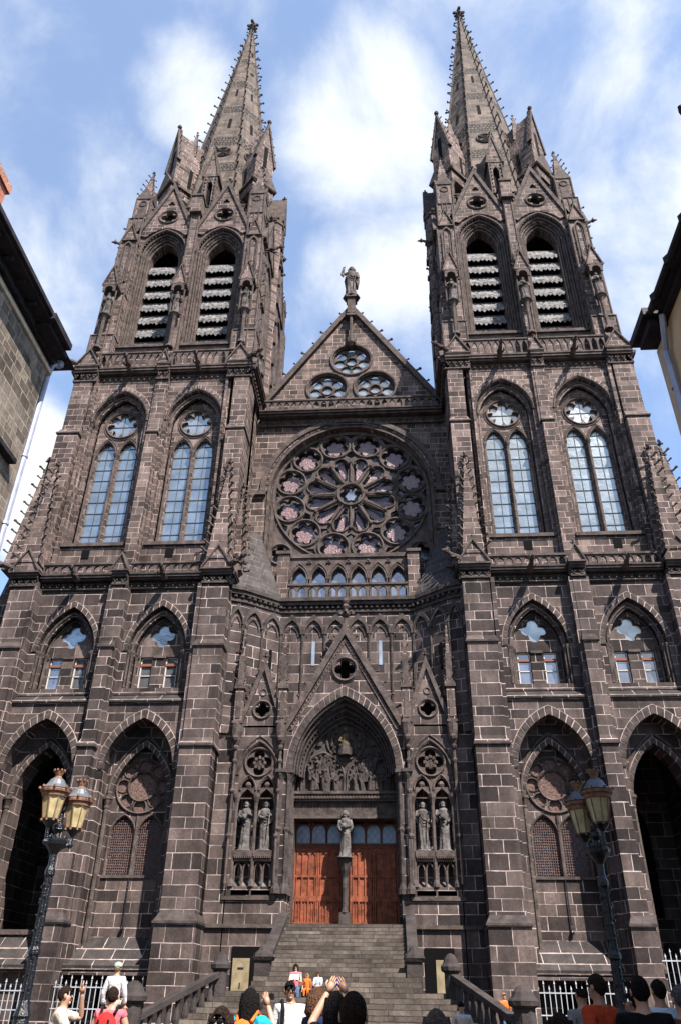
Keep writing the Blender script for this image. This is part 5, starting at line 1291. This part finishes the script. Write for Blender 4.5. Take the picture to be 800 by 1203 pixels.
# ============================================================ PEOPLE
M['skin'] = plain('skin', (.33, .185, .125), .5, var=.08, vscale=9)
M['skin2'] = plain('tanned_skin', (.25, .135, .085), .5, var=.08, vscale=9)
M['eye'] = plain('eyes', (.02, .015, .012), .2); M['lip'] = plain('lips', (.35, .10, .09), .5)
def cloth(k, c, r=.85): M[k] = plain(k, tuple(v*.72 for v in c), r, var=.6 if 'hair' in k else .22, vscale=70 if 'hair' in k else 7, bump=1.0 if 'hair' in k else .6, bscale=55 if 'hair' in k else 14)
for k, c in (('hair_black', (.010, .008, .009)), ('hair_dark_brown', (.030, .017, .013)), ('hair_brown', (.11, .055, .032)), ('hair_grey_brown', (.13, .105, .09)), ('hair_grey', (.11, .11, .12)), ('hair_blond', (.40, .22, .09)),
             ('cloth_white', (.62, .62, .64)), ('cloth_beige', (.55, .47, .40)), ('cloth_cyan', (.02, .42, .66)), ('cloth_orange', (.75, .17, .03)), ('cloth_navy', (.02, .03, .09)), ('cloth_black', (.006, .006, .008)), ('cloth_red_orange', (.48, .065, .025)),
             ('cloth_pale_blue', (.48, .58, .74)), ('cloth_pink', (.75, .16, .20)), ('cloth_red', (.6, .03, .03)), ('cloth_plaid', (.10, .045, .04)), ('cloth_jeans', (.09, .13, .22)), ('cloth_khaki', (.22, .18, .12)), ('cloth_green', (.30, .44, .38)), ('cloth_purple', (.22, .06, .18)), ('cloth_grey', (.24, .24, .25)), ('plastic_black', (.01, .01, .012)), ('plastic_blue', (.03, .06, .45)), ('parasol_green', (.02, .22, .15))): cloth(k, c)
def skinned(chains, levels=2):
    """chains: list of [(x,y,z,r),...]; a point already used is shared, so limbs grow out of the trunk as one surface"""
    V, R, E, idx = [], [], [], {}
    for ch in chains:
        prev = None
        for p in ch:
            key = tuple(round(q, 4) for q in p[:3])
            if key not in idx: idx[key] = len(V); V.append(p[:3]); R.append(p[3])
            i = idx[key]
            if prev is not None: E.append((prev, i))
            prev = i
    me = bpy.data.meshes.new('tmp'); me.from_pydata(V, E, []); o = bpy.data.objects.new('tmp', me); C.objects.link(o)
    md = o.modifiers.new('s', 'SKIN'); md.use_smooth_shade = True
    for i, v in enumerate(me.skin_vertices[0].data):
        r = R[i]; v.radius = r if isinstance(r, tuple) else (r, r); v.use_root = (i == 0)
    sb = o.modifiers.new('b', 'SUBSURF'); sb.levels = levels; sb.render_levels = levels
    bpy.context.view_layer.update()
    ev = o.evaluated_get(bpy.context.evaluated_depsgraph_get()); m2 = ev.to_mesh()
    vs = [tuple(v.co) for v in m2.vertices]; fs = [tuple(p.vertices) for p in m2.polygons]
    ev.to_mesh_clear(); bpy.data.objects.remove(o); bpy.data.meshes.remove(me)
    return vs, fs
def person(x, y, z, h, yaw, label, shirt='cloth_white', legs='cloth_jeans', hair='hair_dark_brown', style='short', skin='skin', arms=None, seated=False, lean=0, head=(0, 0), build=1.0, glasses=None, group=None, sleeves=.55, extra=None, jacket=None, sit_drop=.42):
    k = h/1.74; o = empty('person', (x, y, z), yaw)
    tag(o, label, 'person', group)
    ly = lambda zz: -lean*max(0, zz-.95)      # forward lean towards -y
    def P(a, b, c): return (a, b+ly(c), c)
    base = 0 if not seated else -.88
    hip = (0, 0, .95); 
    def T(p): return (p[0]*k, p[1]*k, (p[2]+base)*k)
    def ch(pts): return [T(p)+((tuple(q*k for q in p[3]) if isinstance(p[3], tuple) else p[3]*k),) for p in pts]
    B = build
    hip = (0, 0, .96, (.14*B, .10*B)); waist = P(0, -.0, 1.12)+((.125*B, .09*B),); ches = P(0, .0, 1.30)+((.155*B, .105*B),); up = P(0, .01, 1.42)+((.12*B, .08*B),); nk = P(0, .015, 1.475)+(.058,)
    hx, hy = head   # head offset: sideways / forward
    nk2 = (nk[0]+hx*.4, nk[1]-hy*.4-.005, 1.515, .052); hd = (hx, nk[1]-hy-.015, 1.575, (.066, .078)); hd2 = (hx, nk[1]-hy-.01, 1.64, (.074, .090))
    trunk = [hip, waist, ches, up, nk, nk2, hd, hd2]
    chains = [ch(trunk)]; shirt_ch = [ch([(0, 0, .885 if not seated else .945, (.158*B, .122*B)), waist[:3]+((.145*B, .108*B),), ches[:3]+((.172*B, .12*B),), up[:3]+((.13*B, .092*B),), P(0, .014, 1.475)+(.068,)])]
    hands = []
    arms = arms or {}
    for s in (-1, 1):
        sh = P(s*.165*B, .01, 1.415)+(.058,); el0, wr0 = arms.get(s, ((s*.25, .04, 1.14), (s*.26, -.07, .90)))
        el = P(*el0)+(.042,); wr = P(*wr0)+(.028,)
        mid = tuple((sh[i]+el[i])/2 for i in range(3))+(.05,)
        chains.append(ch([up, sh, mid, el, tuple((el[i]+wr[i])/2 for i in range(3))+(.038,), wr]))
        e2 = tuple(sh[i]+(el[i]-sh[i])*sleeves*1.6 for i in range(3)) if sleeves < .62 else el[:3]
        sc = [up[:3]+((.13*B, .092*B),), sh[:3]+(.076,), tuple((sh[i]+e2[i])/2 for i in range(3))+(.068,), e2+(.062,)]
        if sleeves > .9: sc += [tuple(el[i]+(wr[i]-el[i])*.9 for i in range(3))+(.046,)]
        shirt_ch.append(ch(sc)); hands.append((s, T(el[:3]), T(wr[:3])))
    leg_ch = []
    for s in (-1, 1):
        if seated: pts = [(s*.09, -.02, .93, .088), (s*.11, -.40, .98, .062), (s*.10, -.42, .98-sit_drop, .045)]; ft = (s*.10, -.56, .95-sit_drop, .034)
        else: pts = [(s*.09, 0, .88, .092), (s*.10, -.015, .50, .06), (s*.10, .02, .10, .042)]; ft = (s*.11, -.15, .045, .036)
        chains.append(ch([hip]+pts+[ft])); leg_ch.append(ch([(0, 0, .985, (.148*B, .11*B))]+[p[:3]+(p[3]+.017,) for p in pts]))
    vs, fs = skinned(chains)
    m = MB().mat(skin); m.add(vs, fs)
    c = Vector(T(hd2[:3])); q = k; fy = c.y-.085*q
    m.pyr([(c.x-.016*q, fy+.006*q, c.z-.045*q), (c.x+.016*q, fy+.006*q, c.z-.045*q), (c.x, fy+.006*q, c.z+.005*q)], (c.x, fy-.022*q, c.z-.035*q))
    for s in (-1, 1):
        m.ball((c.x+s*.076*q, c.y+.005*q, c.z-.02*q), .03*q, 7, (.35, .8, 1.1))
    m.ball((c.x, fy+.022*q, c.z-.098*q), .03*q, 6, (1, .8, .8))
    for (s, el, wr) in hands:
        e, w_ = Vector(el), Vector(wr); d = (w_-e).normalized(); side = d.cross(Vector((0, 1, 0))); 
        if side.length < .2: side = d.cross(Vector((1, 0, 0)))
        side.normalize(); nn = d.cross(side)
        pc = w_+d*.045*q; m.tube([tuple(w_), tuple(pc), tuple(w_+d*.085*q)], [.027*q, .038*q, .034*q], 7)
        for f in range(4):
            o_ = side*(f-1.5)*.019*q; L_ = (.062, .075, .07, .055)[f]*q; b0 = w_+d*.08*q+o_
            m.tube([tuple(b0), tuple(b0+d*L_*.55+nn*.006*q), tuple(b0+d*L_+nn*.02*q)], [.0098*q, .009*q, .007*q], 5)
        b0 = w_+d*.025*q-side*.03*q; m.tube([tuple(b0), tuple(b0+d*.03*q-side*.022*q), tuple(b0+d*.06*q-side*.02*q)], [.013*q, .011*q, .009*q], 5)
    m.mat('eye')
    for s in (-1, 1): m.ball((c.x+s*.03*q, fy+.006*q, c.z-.002*q), .0115*q, 6, (1.3, .7, .8)); m.box(c.x+s*.03*q-.018*q, c.x+s*.03*q+.018*q, fy-.003*q, fy+.01*q, c.z+.022*q, c.z+.028*q)
    m.mat('lip'); m.ball((c.x, fy+.004*q, c.z-.068*q), .02*q, 7, (1.1, .5, .35))
    m.build('body', o, smooth=True)
    # hair: cap of clumps around the skull, lower behind
    if style != 'bald' or True:
        m = MB().mat(hair); nu, nv = 20, 11; vs = []; rn = random.Random(int(abs(x*100)))
        low = {'short': -.93, 'bald': -.45, 'bob': -1.0, 'long': -1.0, 'cap': -.5}[style]
        for i in range(nv):
            for j in range(nu):
                a = 2*PI*j/nu; front = max(0, -sin(a))     # -y is the face
                bk = max(0, sin(a)); sd = -.1 if style in ('short', 'bald', 'cap') else -.75
                lo = sd+(.46-sd)*front**(.45 if sd > -.5 else .7) if front > 0 else sd+(low-sd)*bk**.5
                if style == 'bald': top_ = .35 if True else 1
                else: top_ = 1
                el_ = math.asin(max(-1, lo if lo > -1 else -1))*1 if lo <= 1 else 0
                ph = el_+((PI/2*top_)-el_)*i/(nv-1); r = 1+.02*sin(a*9+i)+rn.uniform(-.018, .018)
                vs.append((c.x+.080*q*r*cos(ph)*cos(a), c.y+.012*q+.099*q*r*cos(ph)*sin(a), c.z+.002*q+.104*q*r*sin(ph)))
        m.add(vs, [(i*nu+j, i*nu+(j+1) % nu, (i+1)*nu+(j+1) % nu, (i+1)*nu+j) for i in range(nv-1) for j in range(nu)]+[tuple(range((nv-1)*nu, nv*nu))]*(style != 'bald'))
        if style in ('bob', 'long'):
            Ln = .13 if style == 'bob' else .36
            for j in range(15):
                a = -.45+(PI+.9)*j/14; bx, by = c.x+.078*q*cos(a), c.y+.01*q+.092*q*sin(a)
                m.tube([(bx, by, c.z+.05*q), (bx+.012*q*cos(a), by+.012*q*sin(a), c.z-.06*q), (bx+.02*q*cos(a)*(1 if style == 'bob' else .2), by+.015*q*sin(a)+.01*q, c.z-(.06+Ln*.5)*q), (bx*(.75 if style == 'long' else .97)+c.x*(.25 if style == 'long' else .03), by+(.03 if style == 'long' else -.0)*q, c.z-(.06+Ln)*q)], [.022*q, .028*q, .028*q, .012*q], 6)
        if style == 'cap':
            m.mat('cloth_green'); m.lathe([(.098*q, c.z+.01*q), (.1*q, c.z+.05*q), (.075*q, c.z+.1*q), (.02*q, c.z+.122*q)], c.x, c.y+.01*q, 12); m.box(c.x-.06*q, c.x+.06*q, c.y-.17*q, c.y-.06*q, c.z+.01*q, c.z+.022*q)
        m.build('hair', o, smooth=True)
    if glasses:
        m = MB().mat('plastic_black')
        for s in (-1, 1):
            if glasses == 'sun': m.ball((c.x+s*.033*q, fy-.004*q, c.z-.002*q), .028*q, 8, (1.1, .35, .8))
            else: m.tube([(c.x+s*.033*q+.022*q*cos(a*PI/4), fy-.006*q, c.z+.017*q*sin(a*PI/4)) for a in range(8)], .003*q, 4, closed=True)
            m.tube([(c.x+s*.055*q, fy, c.z), (c.x+s*.082*q, c.y+.01*q, c.z)], .004*q, 4)
        m.build('sunglasses' if glasses == 'sun' else 'glasses', o)
    vs, fs = skinned(shirt_ch); m = MB().mat(shirt); m.add(vs, fs); m.build('shirt', o, smooth=True)
    if jacket:
        vs, fs = skinned([[p[:3]+((tuple(r*1.07 for r in p[3]) if isinstance(p[3], tuple) else p[3]*1.12),) for p in cc] for cc in shirt_ch[1:]]+[[p[:3]+((tuple(r*1.06 for r in p[3]) if isinstance(p[3], tuple) else p[3]*1.1),) for p in shirt_ch[0][:4]]]); m = MB().mat(jacket); m.add(vs, fs); m.build('jacket', o, smooth=True)
    vs, fs = skinned(leg_ch); m = MB().mat(legs); m.add(vs, fs); m.build('trousers', o, smooth=True)
    m = MB().mat('plastic_black')
    for s in (-1, 1):
        fx, fy_, fz = T((s*.105, -.42 if seated else 0, (.95-sit_drop) if seated else .045))
        m.ball((fx, fy_-.07*q, fz), .05*q, 8, (.95, 2.5, .85))
    m.build('shoes', o, smooth=True)
    if extra: extra(o, k, T, P)
    return o
def backpack(mat, strap):
    def f(o, k, T, P):
        a = T(P(0, .2, 1.22)); m = MB().mat(mat); m.ball(a, .2*k, 12, (.85, .55, 1.15)); m.ball((a[0], a[1]+.08*k, a[2]-.07*k), .12*k, 10, (1, .6, .8)); b = m.build('backpack', o, smooth=True)
        m = MB().mat(strap)
        for s in (-1, 1): m.tube([T(P(s*.09, .15, 1.42)), T(P(s*.11, .03, 1.515)), T(P(s*.12, -.11, 1.42)), T(P(s*.13, -.14, 1.25)), T(P(s*.14, -.0, 1.1))], .022*k, 5)
        m.tube([T(P(-.07, .29, 1.36)), T(P(-.06, .31, 1.1))], .016*k, 5); m.tube([T(P(.07, .29, 1.36)), T(P(.06, .31, 1.1))], .016*k, 5)
        m.build('strap', b)
    return f
def strap_only(s):
    def f(o, k, T, P):
        m = MB().mat('plastic_black'); m.tube([T(P(s*.12, .12, 1.40)), T(P(s*.12, .02, 1.505)), T(P(s*.13, -.12, 1.40)), T(P(s*.14, -.14, 1.2)), T(P(s*.16, -.02, 1.05))], .028*k, 6); m.ball(T(P(s*.1, .2, 1.2)), .15*k, 8, (1, .6, 1.2)); m.build('backpack', o)
    return f
def held_camera(o, k, T, P):
    pass
def camera_thing(x, y, z, rz, mat, label):
    o = empty('camera', (x, y, z), rz); tag(o, label, 'camera')
    m = MB().mat(mat); m.box(-.045, .045, -.015, .02, -.028, .028); m.tube([(.02, 0, .028), (.02, 0, .036)], .012, 6); m.build('camera_body', o)
    m = MB().mat('plastic_black'); m.tube([(0, .02, 0), (0, .045, 0)], .022, 10); m.build('lens', o)
BK = PI   # back to us, looking at the cathedral
GG = 'visitors looking up at the cathedral from the square'
person(1.08, -30, gz(-30), 1.50, radians(-12), 'woman with dark fringed bob and sunglasses facing us, left of centre', 'cloth_black', hair='hair_dark_brown', style='bob', glasses='sun', group=GG)
person(.80, -27, gz(-27), 1.62, BK-.25, 'woman in a cyan top with orange backpack holding a camera to her eye', 'cloth_cyan', hair='hair_black', style='long', arms={-1: ((-.27, -.12, 1.32), (-.13, -.20, 1.58)), 1: ((.24, -.08, 1.2), (.05, -.22, 1.48))}, extra=backpack('cloth_orange', 'cloth_orange'), group=GG)
camera_thing(.97, -26.79, gz(-27)+1.545, BK-.25+PI, 'plastic_black', 'small black camera held to the eye of the woman in the cyan top')
person(.91, -24.3, gz(-24.3), 1.71, radians(18), 'man in a white T-shirt and sunglasses with one backpack strap, turned towards us', 'cloth_white', hair='hair_black', style='short', skin='skin2', glasses='sun', head=(-.02, -.0), extra=strap_only(-1), group=GG, build=1.05)
person(1.53, -27.2, gz(-27.2), 1.63, BK-.9, 'woman with wavy brown hair in profile wearing a navy jacket over a blue top', 'cloth_navy', hair='hair_brown', style='bob', jacket='cloth_navy', sleeves=1, group=GG)
person(1.84, -28.9, gz(-28.9), 1.60, BK+.1, 'woman with long black hair raising a blue camera in both hands', 'cloth_black', hair='hair_black', style='long', arms={1: ((.24, -.22, 1.48), (.085, -.30, 1.74)), -1: ((-.24, -.22, 1.48), (-.085, -.30, 1.74))}, sleeves=.5, group=GG, head=(.02, 0))
camera_thing(1.815, -28.9+.32, gz(-28.9)+1.665, BK+PI, 'plastic_blue', 'small blue camera held up above the head of the black-haired woman')
person(2.10, -31.6, gz(-31.6), 1.60, BK, 'person with short dark hair seen from behind, nearest head, right of centre', 'cloth_black', hair='hair_dark_brown', style='short', build=1.05, group=GG)
person(2.58, -30.5, gz(-30.5), 1.51, BK, 'greyish brown haired person seen from behind with only the crown showing', 'cloth_grey', hair='hair_grey_brown', style='bob', group=GG)
person(3.59, -18, gz(-18), 1.44, radians(10), 'woman in a beige cardigan and pale blue top below the right handrail', 'cloth_pale_blue', hair='hair_black', style='short', jacket='cloth_beige', sleeves=1, skin='skin', group=GG)
person(-2.12, -25, gz(-25), 1.62, BK-1.2, 'man in a beige T-shirt bending forward with his hand at his head', 'cloth_beige', hair='hair_dark_brown', style='short', lean=.38, arms={1: ((.24, -.30, 1.36), (.12, -.14, 1.66)), -1: ((-.24, -.2, 1.2), (-.18, -.38, 1.15))}, group=GG)
person(-1.30, -25, gz(-25), 1.62, BK, 'person in a pink top and red backpack carrying a child on the shoulders', 'cloth_pink', hair='hair_dark_brown', style='short', sleeves=.12, extra=backpack('cloth_red', 'plastic_black'), arms={1: ((.27, -.02, 1.18), (.17, -.16, 1.32)), -1: ((-.27, -.02, 1.18), (-.17, -.16, 1.32))}, group=GG)
person(-1.30, -24.98, gz(-25)+1.40, .98, BK, 'small child in a white hooded top and green cap riding on an adult\'s shoulders', 'cloth_white', 'cloth_beige', hair='hair_blond', style='cap', seated=True, sleeves=1)
person(4.37, -27, gz(-27), 1.78, BK+.75, 'tall man with glasses in an orange red shirt looking left', 'cloth_red_orange', hair='hair_dark_brown', style='short', glasses='clear', skin='skin2', sleeves=1, build=1.08, group=GG)
person(4.60, -25, gz(-25), 1.70, BK+.4, 'balding man half hidden behind the man in the orange red shirt', 'cloth_grey', hair='hair_dark_brown', style='bald', group=GG)
person(5.31, -24.5, gz(-24.5), 1.62, BK+1.3, 'dark-haired youth in profile between the orange red shirt and the black coat', 'cloth_black', hair='hair_black', style='short', skin='skin2', group=GG)
person(4.42, -28.5, gz(-28.5), 1.74, BK-.1, 'man in a black jacket seen from behind at the right', 'cloth_black', hair='hair_black', style='short', sleeves=1, build=1.1, group=GG)
person(5.27, -26, gz(-26), 1.75, BK+.3, 'dark-haired man in a pale blue shirt turned away near the right edge', 'cloth_pale_blue', hair='hair_black', style='short', sleeves=1, build=1.05, skin='skin2', group=GG)
person(4.84, -28.2, gz(-28.2), 1.68, BK+.2, 'grey-haired person in a dark red checked shirt at the right edge', 'cloth_plaid', hair='hair_grey', style='short', sleeves=1, group=GG)
person(3.45, -30, gz(-30), 1.49, BK, 'dark brown head showing just below the man in the orange red shirt', 'cloth_purple', hair='hair_dark_brown', style='bob', group=GG)
GS = 'people sitting on the cathedral steps'
person(-1.21, -5.2, 2.03, 1.68, radians(4), 'woman in a pink top and jeans reading a paper on the steps', 'cloth_pink', 'cloth_jeans', hair='hair_dark_brown', style='long', seated=True, arms={1: ((.22, -.15, 1.15), (.10, -.32, 1.20)), -1: ((-.22, -.15, 1.15), (-.10, -.32, 1.20))}, sleeves=.12, glasses='sun', group=GS)
m = MB().mat('cloth_white'); m.frust([(-.15, -.10, 0), (.15, -.10, 0), (.15, 0, .16), (-.15, 0, .16)], [(-.15, -.09, -.004), (.15, -.09, -.004), (.15, .01, .156), (-.15, .01, .156)])
tag(m.build('sheet_of_paper', None, (-1.2, -5.50, 2.36)), 'white open paper in the hands of the woman reading on the steps', 'paper')
person(-.80, -5.2, 2.03, 1.08, radians(-3), 'small blond child in an orange outfit sitting on the steps between two others', 'cloth_orange', 'cloth_orange', hair='hair_blond', style='bob', seated=True, group=GS, sit_drop=.3)
person(-.42, -5.2, 2.03, 1.24, radians(-8), 'child with brown hair in a pale blue top sitting rightmost on the steps', 'cloth_pale_blue', 'cloth_jeans', hair='hair_brown', style='long', seated=True, glasses='sun', group=GS, sit_drop=.34, arms={1: ((.2, -.15, 1.12), (.05, -.36, 1.08)), -1: ((-.2, -.15, 1.12), (-.05, -.36, 1.08))})
person(6.05, -4, gz(-4), 1.60, radians(20), 'sunlit person in an orange top beyond the right handrail of the stairway', 'cloth_orange', hair='hair_blond', style='short')
person(6.75, -4, gz(-4), 1.46, radians(-30), 'smaller person in a pink top beyond the right handrail, next to the capped pier', 'cloth_pink', hair='hair_brown', style='bob')
# closed parasol poking in at the left edge
pr = empty('parasol', (-3.85, -25, gz(-25))); tag(pr, 'closed green and white parasol on a white pole at the left edge', 'parasol')
m = MB().mat('whitepipe'); m.tube([(0, 0, 0), (0, 0, 2.62)], .03, 8); m.ball((0, 0, 2.68), .06, 8); m.build('pole', pr)
m = MB().mat('parasol_green'); m.lathe([(.03, 2.62), (.07, 2.4), (.12, 1.9), (.16, 1.4), (.15, 1.35)], 0, 0, 10); m.build('canopy', pr)
